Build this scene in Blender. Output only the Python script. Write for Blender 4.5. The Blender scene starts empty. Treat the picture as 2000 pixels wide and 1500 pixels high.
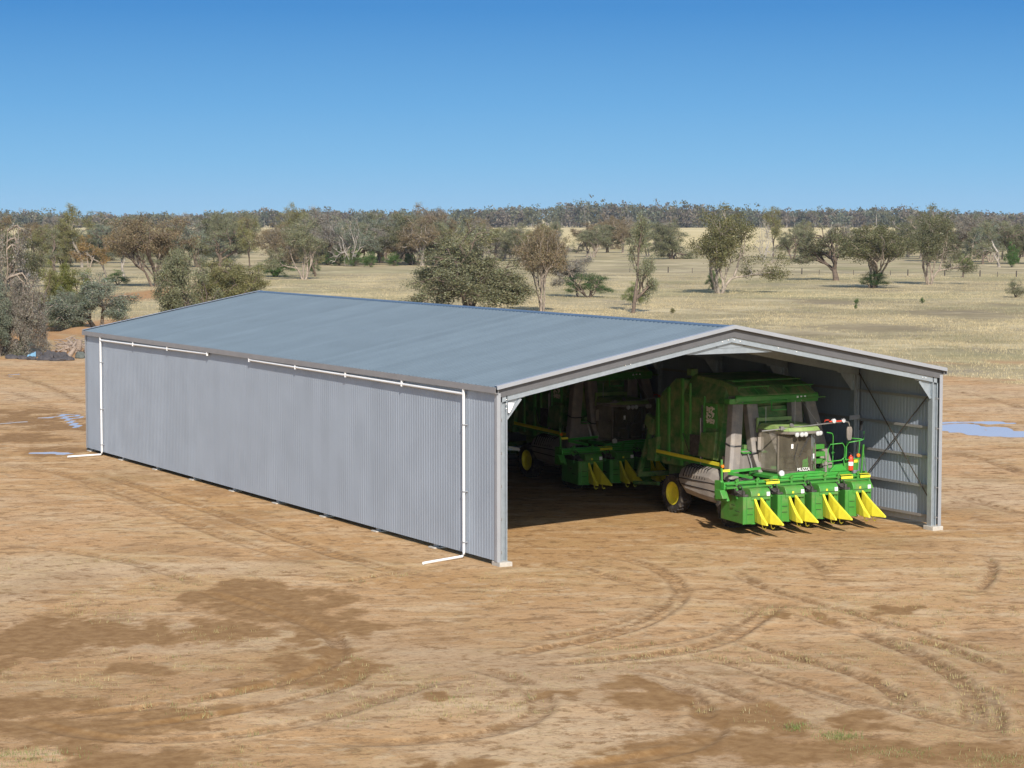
import bpy, bmesh, math, random
import numpy as np
from mathutils import Vector, Matrix

S = bpy.context.scene
COL = S.collection
# ------------------------------------------------------------------ camera, sky, sun, exposure
FPX, PITCH, YAW = 4441.6, 0.0732, 0.5027
CAM = np.array([-36.0, -66.46, 11.676])
cam_data = bpy.data.cameras.new('camera')
cam = bpy.data.objects.new('camera', cam_data); COL.objects.link(cam)
FW = np.array([math.sin(YAW)*math.cos(PITCH), math.cos(YAW)*math.cos(PITCH), -math.sin(PITCH)])
RT = np.array([math.cos(YAW), -math.sin(YAW), 0.0])
UP = np.cross(RT, FW)
cam.matrix_world = Matrix(((RT[0], UP[0], -FW[0], CAM[0]), (RT[1], UP[1], -FW[1], CAM[1]),
                           (RT[2], UP[2], -FW[2], CAM[2]), (0, 0, 0, 1)))
cam_data.sensor_width = 36.0
cam_data.lens = FPX/2000.0*36.0
cam_data.clip_start = 0.5
cam_data.clip_end = 30000
S.camera = cam

SUN_AZ, SUN_EL = math.radians(-20.0), math.radians(35.0)
SUN_DIR = Vector((math.sin(SUN_AZ)*math.cos(SUN_EL), -math.cos(SUN_AZ)*math.cos(SUN_EL), math.sin(SUN_EL)))
sun_data = bpy.data.lights.new('sun', 'SUN')
sun_data.energy = 5.0; sun_data.angle = math.radians(0.53); sun_data.color = (1.0, 0.93, 0.83)
sun = bpy.data.objects.new('sun', sun_data); COL.objects.link(sun)
sun.rotation_euler = SUN_DIR.to_track_quat('Z', 'Y').to_euler()

W0 = bpy.data.worlds.new('World'); S.world = W0; W0.use_nodes = True
wt = W0.node_tree; wt.nodes.clear()
wo = wt.nodes.new('ShaderNodeOutputWorld'); bgA = wt.nodes.new('ShaderNodeBackground'); bgB = wt.nodes.new('ShaderNodeBackground')
sky = wt.nodes.new('ShaderNodeTexSky'); sky.sky_type = 'NISHITA'; sky.sun_disc = False
sky.sun_elevation = SUN_EL; sky.sun_rotation = math.atan2(SUN_DIR.x, SUN_DIR.y)
sky.air_density = 1.0; sky.dust_density = 0.6; sky.ozone_density = 2.0
bgA.inputs['Strength'].default_value = 0.15
wt.links.new(sky.outputs[0], bgA.inputs[0])
tc = wt.nodes.new('ShaderNodeTexCoord'); sx = wt.nodes.new('ShaderNodeSeparateXYZ')
wt.links.new(tc.outputs['Generated'], sx.inputs[0])
mr = wt.nodes.new('ShaderNodeMapRange'); mr.inputs[1].default_value = 0.0; mr.inputs[2].default_value = 0.35
wt.links.new(sx.outputs[2], mr.inputs[0])
ramp = wt.nodes.new('ShaderNodeValToRGB'); cr = ramp.color_ramp
cr.elements[0].position = 0.0; cr.elements[0].color = (0.270, 0.480, 0.680, 1)
cr.elements[1].position = 1.0; cr.elements[1].color = (0.13, 0.26, 0.50, 1)
for pos, c in ((0.07, (0.190, 0.420, 0.665)), (0.14, (0.132, 0.350, 0.630)), (0.26, (0.062, 0.235, 0.535)), (0.5, (0.10, 0.235, 0.50))):
    e = cr.elements.new(pos); e.color = (*c, 1)
wt.links.new(mr.outputs[0], ramp.inputs[0]); wt.links.new(ramp.outputs[0], bgB.inputs[0])
bgB.inputs['Strength'].default_value = 1.0
mr2 = wt.nodes.new('ShaderNodeMapRange'); mr2.inputs[1].default_value = 0.18; mr2.inputs[2].default_value = 0.5
wt.links.new(sx.outputs[2], mr2.inputs[0])
mxs = wt.nodes.new('ShaderNodeMixShader')
# the deep clear-blue band lies opposite the sun; towards the sun the sky is the plain Nishita one
vd = wt.nodes.new('ShaderNodeVectorMath'); vd.operation = 'DOT_PRODUCT'; vd.inputs[1].default_value = (SUN_DIR.x, SUN_DIR.y, 0)
wt.links.new(tc.outputs['Generated'], vd.inputs[0])
mr3 = wt.nodes.new('ShaderNodeMapRange'); mr3.inputs[1].default_value = -0.35; mr3.inputs[2].default_value = 0.25
wt.links.new(vd.outputs['Value'], mr3.inputs[0])
mxf = wt.nodes.new('ShaderNodeMath'); mxf.operation = 'MAXIMUM'; wt.links.new(mr2.outputs[0], mxf.inputs[0]); wt.links.new(mr3.outputs[0], mxf.inputs[1])
wt.links.new(mxf.outputs[0], mxs.inputs[0]); wt.links.new(bgB.outputs[0], mxs.inputs[1]); wt.links.new(bgA.outputs[0], mxs.inputs[2])
wt.links.new(mxs.outputs[0], wo.inputs[0])

S.view_settings.view_transform = 'Standard'; S.view_settings.look = 'None'
S.view_settings.exposure = 0.27; S.view_settings.gamma = 1.0
try:
    S.cycles.max_bounces = 8; S.cycles.diffuse_bounces = 5; S.cycles.glossy_bounces = 3
    S.cycles.transparent_max_bounces = 12; S.cycles.transmission_bounces = 4; S.cycles.volume_bounces = 0
    S.cycles.caustics_reflective = False; S.cycles.caustics_refractive = False
    S.cycles.use_denoising = True; S.cycles.denoiser = 'OPENIMAGEDENOISE'; S.cycles.denoising_input_passes = 'RGB_ALBEDO_NORMAL'; S.cycles.denoising_prefilter = 'ACCURATE'
except Exception:
    pass

# ------------------------------------------------------------------ helpers
def ray(px, py):
    return FW + RT*(px-1000)/FPX + UP*(750-py)/FPX
def G(px, py, z=0.0):
    d = ray(px, py); t = (z-CAM[2])/d[2]; return CAM + d*t
def uv_of(P):
    q = np.asarray(P)[..., :2]-CAM[:2]
    return q[..., 0]*RT[0]+q[..., 1]*RT[1], q[..., 0]*math.sin(YAW)+q[..., 1]*math.cos(YAW)
def xy_of(u, v):
    return CAM[0]+u*RT[0]+v*math.sin(YAW), CAM[1]+u*RT[1]+v*math.cos(YAW)

def tag(o, label=None, cat=None, group=None, kind=None):
    if label: o['label'] = label
    if cat: o['category'] = cat
    if group: o['group'] = group
    if kind: o['kind'] = kind
    return o
def empty(name, loc=(0, 0, 0)):
    o = bpy.data.objects.new(name, None); COL.objects.link(o); o.location = loc
    o.empty_display_size = 0.5
    return o
def children(o):
    return [c for c in bpy.data.objects if c.parent == o]
def copy_tree(o, parent=None):
    kids = CH.get(o.as_pointer(), None)
    c = o.copy(); COL.objects.link(c); c.parent = parent
    if kids:
        CH[c.as_pointer()] = []
        for k in kids:
            d = copy_tree(k, c); CH[c.as_pointer()].append(d)
    return c
CH = {}

class MB:
    def __init__(s): s.v = []; s.f = []; s.sm = []
    def add(s, vs, fs, smooth=False):
        b = len(s.v); s.v += [tuple(map(float, p)) for p in vs]
        for f in fs: s.f.append([b+i for i in f]); s.sm.append(smooth)
        return s
    def box(s, x0, x1, y0, y1, z0, z1):
        return s.add([(x0,y0,z0),(x1,y0,z0),(x1,y1,z0),(x0,y1,z0),(x0,y0,z1),(x1,y0,z1),(x1,y1,z1),(x0,y1,z1)],
                     [(0,3,2,1),(4,5,6,7),(0,1,5,4),(1,2,6,5),(2,3,7,6),(3,0,4,7)])
    def hexa(s, bot, top):
        n = len(bot)
        return s.add(list(bot)+list(top), [tuple(range(n-1, -1, -1)), tuple(range(n, 2*n))]+[(i, (i+1) % n, n+(i+1) % n, n+i) for i in range(n)])
    def bar(s, p, q, w, h=None, up=(0, 0, 1)):
        h = w if h is None else h
        p = Vector(p); q = Vector(q); d = (q-p).normalized(); u = Vector(up)
        if abs(d.dot(u)) > 0.98: u = Vector((0, 1, 0))
        a = d.cross(u).normalized(); b = a.cross(d).normalized()
        o = [a*(w/2)*i+b*(h/2)*j for i, j in ((-1,-1),(1,-1),(1,1),(-1,1))]
        return s.hexa([p+x for x in o], [q+x for x in o])
    def prism(s, prof, ax, a, b):
        def mk(t, p):
            if ax == 'x': return (t, p[0], p[1])
            if ax == 'y': return (p[0], t, p[1])
            return (p[0], p[1], t)
        return s.hexa([mk(a, p) for p in prof], [mk(b, p) for p in prof])
    def tube(s, pts, r, n=6, caps=True):
        pts = [Vector(p) for p in pts]; m = len(pts)
        rs = r if isinstance(r, (list, tuple)) else [r]*m
        base = len(s.v); ref = Vector((0.13, 0.21, 1)).normalized()
        for i, p in enumerate(pts):
            d = (pts[min(i+1, m-1)]-pts[max(i-1, 0)]).normalized()
            if abs(d.dot(ref)) > 0.97: a = d.cross(Vector((1, 0.1, 0))).normalized()
            else: a = d.cross(ref).normalized()
            b = d.cross(a)
            for k in range(n):
                t = 2*math.pi*k/n; s.v.append(tuple(p+(a*math.cos(t)+b*math.sin(t))*rs[i]))
        for i in range(m-1):
            for k in range(n):
                k2 = (k+1) % n
                s.f.append([base+i*n+k, base+i*n+k2, base+(i+1)*n+k2, base+(i+1)*n+k]); s.sm.append(True)
        if caps:
            for i, rev in ((0, True), (m-1, False)):
                vs = [s.v[base+i*n+k] for k in range(n)]; b2 = len(s.v); s.v += vs
                idx = list(range(b2, b2+n)); s.f.append(idx[::-1] if rev else idx); s.sm.append(False)
        return s
    def lathe(s, o, axis, prof, n=24):
        o = Vector(o); d = Vector(axis).normalized()
        a = d.cross(Vector((0, 0, 1)) if abs(d.z) < 0.9 else Vector((1, 0, 0))).normalized(); b = d.cross(a)
        base = len(s.v)
        for r, t in prof:
            for k in range(n):
                th = 2*math.pi*k/n; s.v.append(tuple(o+d*t+(a*math.cos(th)+b*math.sin(th))*r))
        for i in range(len(prof)-1):
            for k in range(n):
                k2 = (k+1) % n
                s.f.append([base+i*n+k, base+i*n+k2, base+(i+1)*n+k2, base+(i+1)*n+k]); s.sm.append(False)
        return s
    def build(s, name, mat, parent=None, bevel=0.0, origin=None, smooth=None):
        me = bpy.data.meshes.new(name)
        off = Vector(origin) if origin is not None else Vector((0, 0, 0))
        me.from_pydata([tuple(Vector(p)-off) for p in s.v], [], s.f); me.update()
        bm = bmesh.new(); bm.from_mesh(me); bmesh.ops.recalc_face_normals(bm, faces=bm.faces); bm.to_mesh(me); bm.free()
        sm = s.sm if smooth is None else [smooth]*len(s.f)
        me.polygons.foreach_set('use_smooth', sm)
        me.materials.append(mat)
        o = bpy.data.objects.new(name, me); COL.objects.link(o)
        if parent is not None:
            o.parent = parent; CH.setdefault(parent.as_pointer(), []).append(o)
        if bevel:
            m = o.modifiers.new('bevel', 'BEVEL'); m.width = bevel; m.segments = 2; m.limit_method = 'ANGLE'; m.angle_limit = 0.6
        return o

# ------------------------------------------------------------------ materials
def mat(name, col, rough=0.6, metal=0.0, noise=0.0, nscale=3.0, dirt=None, dirt_amt=0.0, bump=0.0, spec=0.5, coords='Object'):
    m = bpy.data.materials.new(name); m.use_nodes = True
    nt = m.node_tree; p = nt.nodes['Principled BSDF']
    p.inputs['Roughness'].default_value = rough; p.inputs['Metallic'].default_value = metal
    p.inputs['Specular IOR Level'].default_value = spec
    p.inputs['Base Color'].default_value = (*col, 1)
    if noise or dirt_amt or bump:
        t = nt.nodes.new('ShaderNodeTexCoord')
        n1 = nt.nodes.new('ShaderNodeTexNoise'); n1.inputs['Scale'].default_value = nscale; n1.inputs['Detail'].default_value = 6
        n1.inputs['Roughness'].default_value = 0.65
        nt.links.new(t.outputs[coords], n1.inputs['Vector'])
        src = None
        if noise:
            r = nt.nodes.new('ShaderNodeMapRange'); r.inputs[1].default_value = 0.3; r.inputs[2].default_value = 0.7
            r.inputs[3].default_value = 1-noise; r.inputs[4].default_value = 1+noise
            nt.links.new(n1.outputs['Fac'], r.inputs[0])
            mx = nt.nodes.new('ShaderNodeMix'); mx.data_type = 'RGBA'; mx.blend_type = 'MULTIPLY'; mx.inputs[0].default_value = 1
            mx.inputs[6].default_value = (*col, 1); nt.links.new(r.outputs[0], mx.inputs[7]); src = mx.outputs[2]
        if dirt_amt:
            n2 = nt.nodes.new('ShaderNodeTexNoise'); n2.inputs['Scale'].default_value = nscale*0.7; n2.inputs['Detail'].default_value = 8
            n2.inputs['Roughness'].default_value = 0.7
            nt.links.new(t.outputs[coords], n2.inputs['Vector'])
            r2 = nt.nodes.new('ShaderNodeMapRange'); r2.inputs[1].default_value = 0.62-0.3*dirt_amt; r2.inputs[2].default_value = 0.80-0.15*dirt_amt
            r2.inputs[4].default_value = min(1, dirt_amt*1.3)
            nt.links.new(n2.outputs['Fac'], r2.inputs[0])
            m2 = nt.nodes.new('ShaderNodeMix'); m2.data_type = 'RGBA'
            nt.links.new(r2.outputs[0], m2.inputs[0])
            if src: nt.links.new(src, m2.inputs[6])
            else: m2.inputs[6].default_value = (*col, 1)
            m2.inputs[7].default_value = (*(dirt or (0.3, 0.22, 0.13)), 1); src = m2.outputs[2]
        if src: nt.links.new(src, p.inputs['Base Color'])
        if bump:
            b = nt.nodes.new('ShaderNodeBump'); b.inputs['Strength'].default_value = bump; b.inputs['Distance'].default_value = 0.02
            nt.links.new(n1.outputs['Fac'], b.inputs['Height']); nt.links.new(b.outputs[0], p.inputs['Normal'])
    return m

def sheet_metal(name, col, metal, rough, axis, width=0.762, var=0.05, spec=0.5):
    m = mat(name, col, rough, metal, spec=spec); nt = m.node_tree; p = nt.nodes['Principled BSDF']
    t = nt.nodes.new('ShaderNodeTexCoord'); s = nt.nodes.new('ShaderNodeSeparateXYZ'); nt.links.new(t.outputs['Object'], s.inputs[0])
    d = nt.nodes.new('ShaderNodeMath'); d.operation = 'DIVIDE'; d.inputs[1].default_value = width; nt.links.new(s.outputs[axis], d.inputs[0])
    fl = nt.nodes.new('ShaderNodeMath'); fl.operation = 'FLOOR'; nt.links.new(d.outputs[0], fl.inputs[0])
    wn = nt.nodes.new('ShaderNodeTexWhiteNoise'); wn.noise_dimensions = '1D'; nt.links.new(fl.outputs[0], wn.inputs['W'])
    r = nt.nodes.new('ShaderNodeMapRange'); r.inputs[3].default_value = 1-var; r.inputs[4].default_value = 1+var; nt.links.new(wn.outputs['Value'], r.inputs[0])
    n1 = nt.nodes.new('ShaderNodeTexNoise'); n1.inputs['Scale'].default_value = 0.6; n1.inputs['Detail'].default_value = 5; nt.links.new(t.outputs['Object'], n1.inputs['Vector'])
    r1 = nt.nodes.new('ShaderNodeMapRange'); r1.inputs[1].default_value = .3; r1.inputs[2].default_value = .7; r1.inputs[3].default_value = 0.94; r1.inputs[4].default_value = 1.06; nt.links.new(n1.outputs['Fac'], r1.inputs[0])
    mu = nt.nodes.new('ShaderNodeMath'); mu.operation = 'MULTIPLY'; nt.links.new(r.outputs[0], mu.inputs[0]); nt.links.new(r1.outputs[0], mu.inputs[1])
    mx = nt.nodes.new('ShaderNodeMix'); mx.data_type = 'RGBA'; mx.blend_type = 'MULTIPLY'; mx.inputs[0].default_value = 1
    mx.inputs[6].default_value = (*col, 1); nt.links.new(mu.outputs[0], mx.inputs[7]); nt.links.new(mx.outputs[2], p.inputs['Base Color'])
    return m

M = {}
M['wall'] = sheet_metal('zinc wall sheeting', (0.325, 0.372, 0.430), 0.18, 0.45, 1, 0.762, 0.03)
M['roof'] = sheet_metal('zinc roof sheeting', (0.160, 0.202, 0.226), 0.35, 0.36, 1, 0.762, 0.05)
M['flash'] = mat('zinc flashing', (0.38, 0.395, 0.42), 0.42, 0.4, noise=0.05, nscale=1.5)
M['gutter'] = mat('galvanised gutter', (0.33, 0.325, 0.325), 0.45, 0.45, noise=0.08, nscale=1.2)
M['ridge'] = mat('ridge capping steel', (0.115, 0.165, 0.225), 0.4, 0.4, noise=0.06, nscale=1.2)
M['barge_shade'] = mat('steel with painted barge shade', (0.125, 0.125, 0.13), 0.55, 0.3, noise=0.1, nscale=2)  # dark base colour carries the shade under the barge overhang
M['galv'] = mat('galvanised steel', (0.36, 0.405, 0.44), 0.40, 0.5, noise=0.12, nscale=4.0)
M['dsteel'] = mat('purlin steel', (0.32, 0.31, 0.30), 0.5, 0.4, noise=0.1, nscale=3.0)
M['strap'] = mat('brace strap steel', (0.10, 0.085, 0.075), 0.6, 0.4, noise=0.2, nscale=9.0)
M['concrete'] = mat('concrete', (0.42, 0.39, 0.34), 0.9, noise=0.15, nscale=6, dirt_amt=0.3, bump=0.3)
M['pvc'] = mat('white pvc', (0.76, 0.76, 0.75), 0.35, noise=0.05, nscale=2, dirt=(0.55, 0.48, 0.38), dirt_amt=.22)
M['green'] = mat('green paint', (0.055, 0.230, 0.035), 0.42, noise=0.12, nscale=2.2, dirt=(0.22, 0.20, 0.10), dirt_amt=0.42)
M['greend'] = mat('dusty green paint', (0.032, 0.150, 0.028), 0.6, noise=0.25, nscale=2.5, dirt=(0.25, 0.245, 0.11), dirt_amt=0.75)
M['lime'] = mat('sun faded green roof paint', (0.19, 0.30, 0.09), 0.5, noise=0.15, nscale=3, dirt=(0.34, 0.33, 0.17), dirt_amt=0.6)
M['rail'] = mat('bright green paint', (0.045, 0.285, 0.040), 0.38, noise=0.10, nscale=4, dirt=(0.24, 0.23, 0.11), dirt_amt=.3)
M['yellow'] = mat('yellow paint', (0.70, 0.63, 0.045), 0.42, noise=0.08, nscale=5, dirt=(0.45, 0.33, 0.08), dirt_amt=0.2)
M['duct'] = mat('grey duct plastic', (0.185, 0.165, 0.15), 0.6, noise=0.15, nscale=3, dirt=(0.33, 0.27, 0.2), dirt_amt=0.5)
M['tank'] = mat('grey tank plastic', (0.26, 0.235, 0.215), 0.6, noise=0.12, nscale=2.5, dirt=(0.36, 0.30, 0.23), dirt_amt=0.45)
M['black'] = mat('black plastic', (0.02, 0.02, 0.022), 0.55, noise=0.2, nscale=6)
M['groove'] = mat('dark groove', (0.015, 0.012, 0.012), 0.8)
M['tyre'] = mat('tyre rubber', (0.028, 0.025, 0.024), 0.85, noise=0.25, nscale=5, dirt=(0.32, 0.27, 0.2), dirt_amt=0.35, bump=0.3)
M['steel'] = mat('bare steel', (0.35, 0.34, 0.33), 0.4, 0.7, noise=0.2, nscale=8)
M['greasy'] = mat('greasy machinery', (0.05, 0.045, 0.04), 0.6, noise=0.5, nscale=7, dirt=(0.22, 0.2, 0.18), dirt_amt=0.35)
M['red'] = mat('red paint', (0.62, 0.055, 0.025), 0.35, noise=0.06)
M['orange'] = mat('orange lens', (0.75, 0.20, 0.02), 0.25)
M['white'] = mat('white decal', (0.8, 0.8, 0.78), 0.5, noise=0.05)
M['seat'] = mat('seat fabric', (0.08, 0.065, 0.05), 0.85, noise=0.2)
M['cabin'] = mat('cab lining', (0.13, 0.11, 0.085), 0.8, noise=0.2, nscale=3)
M['cloth'] = mat('bright green cloth', (0.05, 0.50, 0.04), 0.8, noise=0.1, nscale=8)
M['lamp'] = mat('lamp glass', (0.52, 0.53, 0.54), 0.15, noise=0.1, nscale=9)
M['lint'] = mat('cotton lint', (0.62, 0.56, 0.48), 0.95, noise=0.15, nscale=12)

def glass(name, dust, tint, dusty=0.3):
    m = bpy.data.materials.new(name); m.use_nodes = True; nt = m.node_tree; nt.nodes.clear()
    o = nt.nodes.new('ShaderNodeOutputMaterial'); tr = nt.nodes.new('ShaderNodeBsdfTransparent'); tr.inputs[0].default_value = (*tint, 1)
    gl = nt.nodes.new('ShaderNodeBsdfGlossy'); gl.inputs['Roughness'].default_value = 0.06
    df = nt.nodes.new('ShaderNodeBsdfDiffuse'); df.inputs[0].default_value = (*dust, 1)
    fr = nt.nodes.new('ShaderNodeFresnel'); fr.inputs[0].default_value = 1.45
    m1 = nt.nodes.new('ShaderNodeMixShader'); m2 = nt.nodes.new('ShaderNodeMixShader')
    t = nt.nodes.new('ShaderNodeTexCoord'); n = nt.nodes.new('ShaderNodeTexNoise'); n.inputs['Scale'].default_value = 2.2; n.inputs['Detail'].default_value = 5
    nt.links.new(t.outputs['Object'], n.inputs['Vector'])
    r = nt.nodes.new('ShaderNodeMapRange'); r.inputs[1].default_value = 0.3; r.inputs[2].default_value = 0.7; r.inputs[3].default_value = dusty*0.7; r.inputs[4].default_value = dusty*1.3
    nt.links.new(n.outputs['Fac'], r.inputs[0])
    nt.links.new(fr.outputs[0], m1.inputs[0]); nt.links.new(tr.outputs[0], m1.inputs[1]); nt.links.new(gl.outputs[0], m1.inputs[2])
    nt.links.new(r.outputs[0], m2.inputs[0]); nt.links.new(m1.outputs[0], m2.inputs[1]); nt.links.new(df.outputs[0], m2.inputs[2])
    nt.links.new(m2.outputs[0], o.inputs[0]); return m
M['glass'] = glass('windscreen glass', (0.24, 0.21, 0.155), (0.68, 0.72, 0.66), 0.26)
M['dustglass'] = glass('dusty door glass', (0.26, 0.23, 0.18), (0.5, 0.5, 0.45), 0.72)

# ------------------------------------------------------------------ noise in world space
def hash2(ix, iy, seed):
    h = (ix.astype(np.int64)*374761393 + iy.astype(np.int64)*668265263 + seed*1442695041) & 0xFFFFFFFF
    h = ((h ^ (h >> 13))*1274126177) & 0xFFFFFFFF
    h = h ^ (h >> 16)
    return (h & 0xFFFF)/65535.0
def vnoise(x, y, seed=0):
    ix = np.floor(x); iy = np.floor(y); fx = x-ix; fy = y-iy
    fx = fx*fx*(3-2*fx); fy = fy*fy*(3-2*fy)
    a = hash2(ix, iy, seed); b = hash2(ix+1, iy, seed); c = hash2(ix, iy+1, seed); d = hash2(ix+1, iy+1, seed)
    return (a*(1-fx)+b*fx)*(1-fy)+(c*(1-fx)+d*fx)*fy
def fbm(x, y, seed=0, octv=4, gain=0.5):
    s = 0; a = 1; n = 0
    for i in range(octv):
        s = s+a*vnoise(x*2**i+17.3*i, y*2**i-9.1*i, seed+i); n += a; a *= gain
    return s/n
def sstep(a, b, x):
    t = np.clip((x-a)/(b-a), 0, 1); return t*t*(3-2*t)
# ------------------------------------------------------------------ ground
def growing(start, step, end, rate, sign=1):
    out = []; x = start; s = step
    while x < end: s *= rate; x += s; out.append(x)
    return np.array(out)*1.0
def axis_lines(fine):
    # fine: list of (a, b, step) contiguous
    xs = []
    for a, b, st in fine: xs.append(np.arange(a, b, st))
    xs = np.concatenate(xs); lo = xs[0]; hi = xs[-1]
    up = growing(0, fine[-1][2], 12000, 1.07); dn = growing(0, fine[0][2], 9000, 1.09)
    return np.concatenate([(lo-dn)[::-1], xs, hi+up])
UL = axis_lines([(-46, -23, .45), (-23, -17, .17), (-17, 17, .105), (17, 23, .17), (23, 46, .45)])
VL = axis_lines([(44, 80, .105), (80, 100, .17), (100, 200, .40), (200, 420, 2.0)])
U, V = np.meshgrid(UL, VL)
X, Y = xy_of(U, V)

def blob(px, py, rx, ry, ang=0.0):
    c = G(px, py); uc, vc = uv_of(c)
    a = uv_of(G(px, py-ry)); b = uv_of(G(px, py+ry)); ru = rx*vc/FPX
    return uc, vc, ru, abs(a[1]-b[1])/2, ang
def blob_mask(U, V, bl, soft=0.35, warp=0.6, seed=5, scale=0.55):
    out = np.zeros_like(U)
    U2 = U+(fbm(U*.8, V*.35, seed+100, 4)-.5)*3.4; V2 = V+(fbm(U*.5, V*.45, seed+200, 4)-.5)*3.0
    wx = (fbm(U*1.3, V*.9, seed, 5, .65)-0.5)*2.2
    for px, py, rx, ry in bl:
        uc, vc, ru, rv, _ = blob(px, py, rx, ry)
        d = np.sqrt(((U2-uc)/ru)**2+((V2-vc)/rv)**2)+wx*warp
        out = np.maximum(out, 1-sstep(1-soft, 1+soft, d))
    return out
WET = [(470,1160,70,16),(560,1180,120,30),(640,1208,110,22),(700,1225,70,12),(520,1150,50,14),
       (60,1245,130,30),(190,1240,140,24),(300,1250,90,20),(10,1275,50,22),
       (440,1228,75,18),(575,1238,55,16),(600,1255,40,10),(560,1292,65,20),(700,1300,80,16),(690,1272,60,12),
       (250,1315,50,10),(60,1375,90,20),(30,1420,110,26),(190,1420,110,28),(330,1405,90,16),(470,1388,50,9),(620,1330,80,14),(450,1335,60,10),
       (150,1470,70,18),(250,1490,120,22),(860,1365,50,9),(900,1490,70,14),(1075,1362,30,9),
       (1400,1395,50,18),(1450,1405,70,24),(1530,1428,80,20),(1420,1458,150,28),(1600,1470,180,28),(1300,1475,150,28),(1750,1425,80,12),(1820,1480,210,26),(1180,1490,110,20),(1960,1465,60,20),(1700,1402,60,16),(1950,1480,120,30),
       (1225,1340,60,16),(1260,1368,50,12),(1330,1365,40,16),
       (1750,1192,26,8),(1730,1186,24,5),(870,1412,20,5),(1550,1195,30,6),(1600,1210,30,4),
       (60,822,90,12),(30,808,50,8),(120,835,60,6),(110,884,60,10),(20,855,50,10),(90,860,40,6)]
MUD = [(1870,885,40,6),(1900,930,30,8),(1900,1000,60,16),(1660,1235,40,7),(1500,1180,16,5),(1520,1290,70,8),(1750,1255,90,10),(1800,1300,120,12),(1900,1275,90,10),(1960,1240,60,10),(900,1255,80,10),(860,1238,50,7),
       (1120,1285,60,8),(1290,1195,30,12),(1270,1225,30,9),(1445,1225,40,12),(1100,1318,60,8),(260,1330,30,6),(250,930,90,12),(480,1010,90,14),(640,1090,100,14),(420,960,60,8)]
PUD = [(1890,824,100,3),(1990,848,80,6),(1880,836,80,8),(1950,844,80,6),
       (60,823,30,2.4),(105,815,18,1.5),(30,828,22,2.0),(110,882,30,2.8),(30,730,22,1.6),
       (-12,1282,34,9)]
GRASSB = [(1700,1445,1,1)]
noise_big = fbm(X*0.05, Y*0.05, 3, 4)
near = sstep(230, 150, V)
wet = blob_mask(U, V, WET, 0.55, 0.85, 5, 0.5)
speck = fbm(X*1.1, Y*0.9, 23, 3)
mud = blob_mask(U, V, MUD, 0.5, 0.9, 15, 0.7)*0.75
# scattered damp scuffs in the trafficked yard
damp = sstep(.36, .54, fbm(U*.16, V*.14, 33, 4))*sstep(74, 56, V)*(1-sstep(.1, .6, sstep(2, 10, U)*sstep(60, 66, V)))
mud = np.maximum(mud, damp*.62)
sc = fbm(U*0.42, V*0.30, 31, 4)
mud = np.maximum(mud, sstep(0.60, 0.70, sc)*0.55*sstep(0.35, 0.6, fbm(U*0.06, V*0.06, 37, 2)))
# grass / bare soil boundary behind the shed
edge = np.interp(U, [-60, -40, -25, 10, 20, 38, 60], [188, 187, 185, 180, 172, 162, 158])+ (fbm(U*0.12, V*0.12, 41, 4)-0.5)*16
grass = sstep(-2, 3, V-edge)
# orange vehicle track through the grass on the right, red bare soil under the left trees
track_v = np.interp(U, [0, 15, 30, 60], [205, 196, 186, 176])+(fbm(U*0.1, V*0.03, 43, 3)-0.5)*8
bare = np.exp(-((V-track_v)/3.5)**2)*(U > 2)*0.8*sstep(0.35, 0.6, fbm(U*0.3, V*0.2, 44, 3)+0.1)
redb = blob_mask(U, V, [(90,660,110,34),(190,640,90,22),(50,640,90,14),(290,575,60,14),(140,690,80,12)], 0.35, 0.6, 45, 0.1)
dk = blob_mask(U, V, [(1880,612,120,8),(1930,618,90,6),(1980,597,40,5),(1620,590,60,5),(1700,640,120,8),(1560,650,80,7)], 0.5, 0.8, 46, 0.1)
grass = grass*(1-0.9*redb)*(1-0.85*bare)
grass = np.where(V > 420, np.maximum(grass, 0.999), grass)
pud = blob_mask(U, V, PUD, 0.30, 0.3, 51, 0.6)
pud_soft = blob_mask(U, V, PUD, 0.7, 0.3, 51, 0.6)
wet = np.maximum(wet, pud_soft*0.95)*(1-grass)
pale = sstep(0.5, 0.66, fbm(U*0.10, V*0.16, 61, 4))*(1-wet)
# gravelly orange strip beside the long wall and around the opening
gravel = np.exp(-((X+3.0+(fbm(X*.2, Y*.2, 71, 3)-.5)*3)/2.6)**2)*sstep(-9, -2, Y)*sstep(60, 40, Y)
gravel = np.maximum(gravel, sstep(-4.5, -1.0, Y+(fbm(X*.25, Y*.25, 72, 3)-.5)*4)*sstep(-1, .5, X)*sstep(24, 21, X)*sstep(60, 45, Y))

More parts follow.
